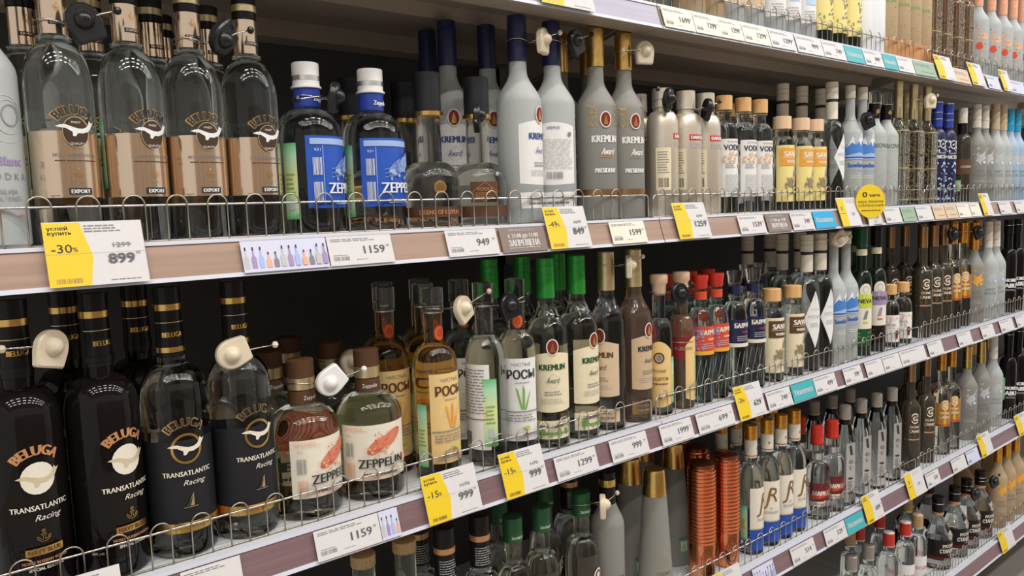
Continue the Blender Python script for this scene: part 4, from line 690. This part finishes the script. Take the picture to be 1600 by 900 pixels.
# ---------------------------------------------------------------- anti-theft tags on bottle necks
def shield(n=14): return [(.0162*math.cos(a), .0162*math.sin(a)) for a in [PI*i/n for i in range(n+1)]]+[(-.0160, -.006), (-.0140, -.0185), (-.0122, -.0202), (.0122, -.0202), (.0140, -.0185), (.0160, -.006)]
sh = shield(); m_ = len(sh)
def sec_mesh(mm):
    V, F = [], []
    for zz, s in ((-.0045, .93), (-.003, 1), (.003, 1), (.0048, .90)): V += [(x*s, y*s, zz) for x, y in sh]
    F.append(tuple(reversed(range(m_)))); F.append(tuple(range(3*m_, 4*m_)))
    for k in range(3): F += [(k*m_+i, k*m_+(i+1) % m_, (k+1)*m_+(i+1) % m_, (k+1)*m_+i) for i in range(m_)]
    b = mesh('tag_body', V, F, [mm]); b.set_sharp_from_angle(angle=math.radians(35))
    return b, lathe([(.0045, .0092), (.007, .0088), (.010, .0066), (.0122, .0040), (.0132, .002)], mm, 18, name='dome'), lathe([(-.0038, .0008), (-.003, .0026), (0, .0038), (.003, .0026), (.0038, .0008)], mm, 14, name='pin_ball')
SECM = {c: sec_mesh(c) for c in ('creamplastic', 'blackplastic', 'whiteplastic')}
def sec_tag(t, r_, idx_px, dz, side, colr, roll=0., pit=0., yaw=0., gap=.022, ball=(.03, -.004, .012)):
    """hangs by a steel lanyard from the neck of the bottle nearest to that column"""
    best = min(PLACED[(t, r_)], key=lambda q: abs(x_at(idx_px, q[2], SURF[t]+TYPES[q[0]].H)-q[1]))
    key, X, Y, bo = best; k = TYPES[key]; z = SURF[t]+k.H-dz
    nr = .0165
    root = bpy.data.objects.new('security_tag', None); COL.objects.link(root); root.location = (X, Y, z)
    c = Vector((side*(nr+gap), -.030, 0)); b, d, pb = SECM[colr]
    M = Matrix.Translation(c) @ Matrix.Rotation(yaw, 4, 'Z') @ Matrix.Rotation(PI/2+pit, 4, 'X') @ Matrix.Rotation(roll, 4, 'Z')
    o = obj('tag_body', b, root); o.matrix_local = M; obj('dome', d, o)
    path = [(nr*math.cos(a), nr*math.sin(a), .0015*math.sin(2*a)) for a in [2*PI*i/20 for i in range(20)]]
    st = max(range(20), key=lambda i: path[i][0]*side-path[i][1]*.6); path = path[st:]+path[:st]+[path[st]]
    V, F = tube([tuple(c+Vector((0, .004, .002)))]+path+[tuple(c+Vector((0, .004, -.003)))], .0007, 5); obj('lanyard', mesh('lanyard', V, F, ['steel']), root)
    e = c+Vector((ball[0]*side, ball[1], ball[2])); V, F = tube([tuple(c), tuple((c+e)/2+Vector((0, -.002, .001))), tuple(e)], .0008, 5); obj('pin_wire', mesh('pin_wire', V, F, ['steel']), root); obj('pin_ball', pb, root, e)
    cn = {'creamplastic': 'cream', 'blackplastic': 'black', 'whiteplastic': 'white'}[colr]
    tag(root, '%s shield-shaped security tag hanging on %s neck, %s shelf' % (cn, SHORT[key], TIER[t]), 'security tag', '%s security tags, %s, %s shelf' % (cn, SHORT[key], TIER[t]))
S_ = sec_tag
S_('B', 0, 74, .052, 1, 'blackplastic', .4, 0, .1, .004); S_('B', 0, 287, .055, 1, 'blackplastic', 2.4, .3, .6, .008); S_('B', 0, 476, .040, 1, 'blackplastic', .2, .2, 1.0, .004, (-.05, -.01, -.008)); S_('B', 0, 749, .055, -1, 'blackplastic', .9, 0, .9, .006, (.01, -.01, -.01))
S_('B', 0, 801, .035, 1, 'creamplastic', 0, 0, .5, .006); S_('B', 0, 860, .030, 1, 'blackplastic', .5, 0, .2, .004); S_('B', 0, 972, .034, 1, 'creamplastic', 0, 0, -.3, .000, (-.05, 0, -.004)); S_('B', 0, 1034, .020, -1, 'blackplastic', .9, .2, .4, .004); S_('B', 0, 1071, .030, 1, 'blackplastic', .4, .1, 1., .004); S_('B', 0, 1329, .075, 1, 'blackplastic', .4, 0, -.4, .000); S_('B', 0, 1428, .040, 1, 'creamplastic', 0, 0, -.4, .004)
S_('C', 0, 36, .046, 1, 'creamplastic', -.25, 0, .5, .010, (-.04, -.008, .004)); S_('C', 0, 354, .078, -1, 'creamplastic', 1.9, 0, 0, .000, (-.05, 0, .004)); S_('C', 0, 458, .028, 1, 'whiteplastic', 2.2, 0, -.1, .006, (.045, -.004, .010)); S_('C', 1, 510, .025, 1, 'creamplastic', .2, 0, 0, .0); S_('C', 0, 674, .028, 1, 'creamplastic', 0.5, 0, .3, .012, (.045, 0, .018)); S_('C', 0, 760, .032, 1, 'blackplastic', .3, 0, 0, .006)
S_('C', 0, 946, .022, 1, 'creamplastic', 0, 0, .8, .004); S_('C', 0, 1029, .030, 1, 'blackplastic', .8, 0, -.2, .000); S_('C', 0, 1284, .014, 1, 'creamplastic', 2.2, 0, -.4, .004, (.05, 0, .004)); S_('C', 0, 1475, .022, -1, 'blackplastic', .4, 0, -.3, .004); S_('C', 0, 1505, .024, 1, 'blackplastic', .4, 0, -.3, .004)
S_('D', 0, 907, .018, 1, 'creamplastic', 0, 0, .8, .002); S_('E', 0, 1511, .030, -1, 'blackplastic', .4, 0, -.3, .004); S_('E', 0, 1532, .030, 1, 'blackplastic', .4, 0, -.3, .004)

# shelves and guards are told apart by the bottles they carry
for root, t, x0, x1, a_, b_ in UNITS:
    inside = [q for q in PLACED.get((t, 0), []) if x0 < q[1] < x1]
    root['label'] = a_+('%s the %s' % (b_, SHORT[inside[len(inside)//2][0]]) if inside else 'with nothing standing on it' if 'shelf' in a_ else 'with no bottles behind it')
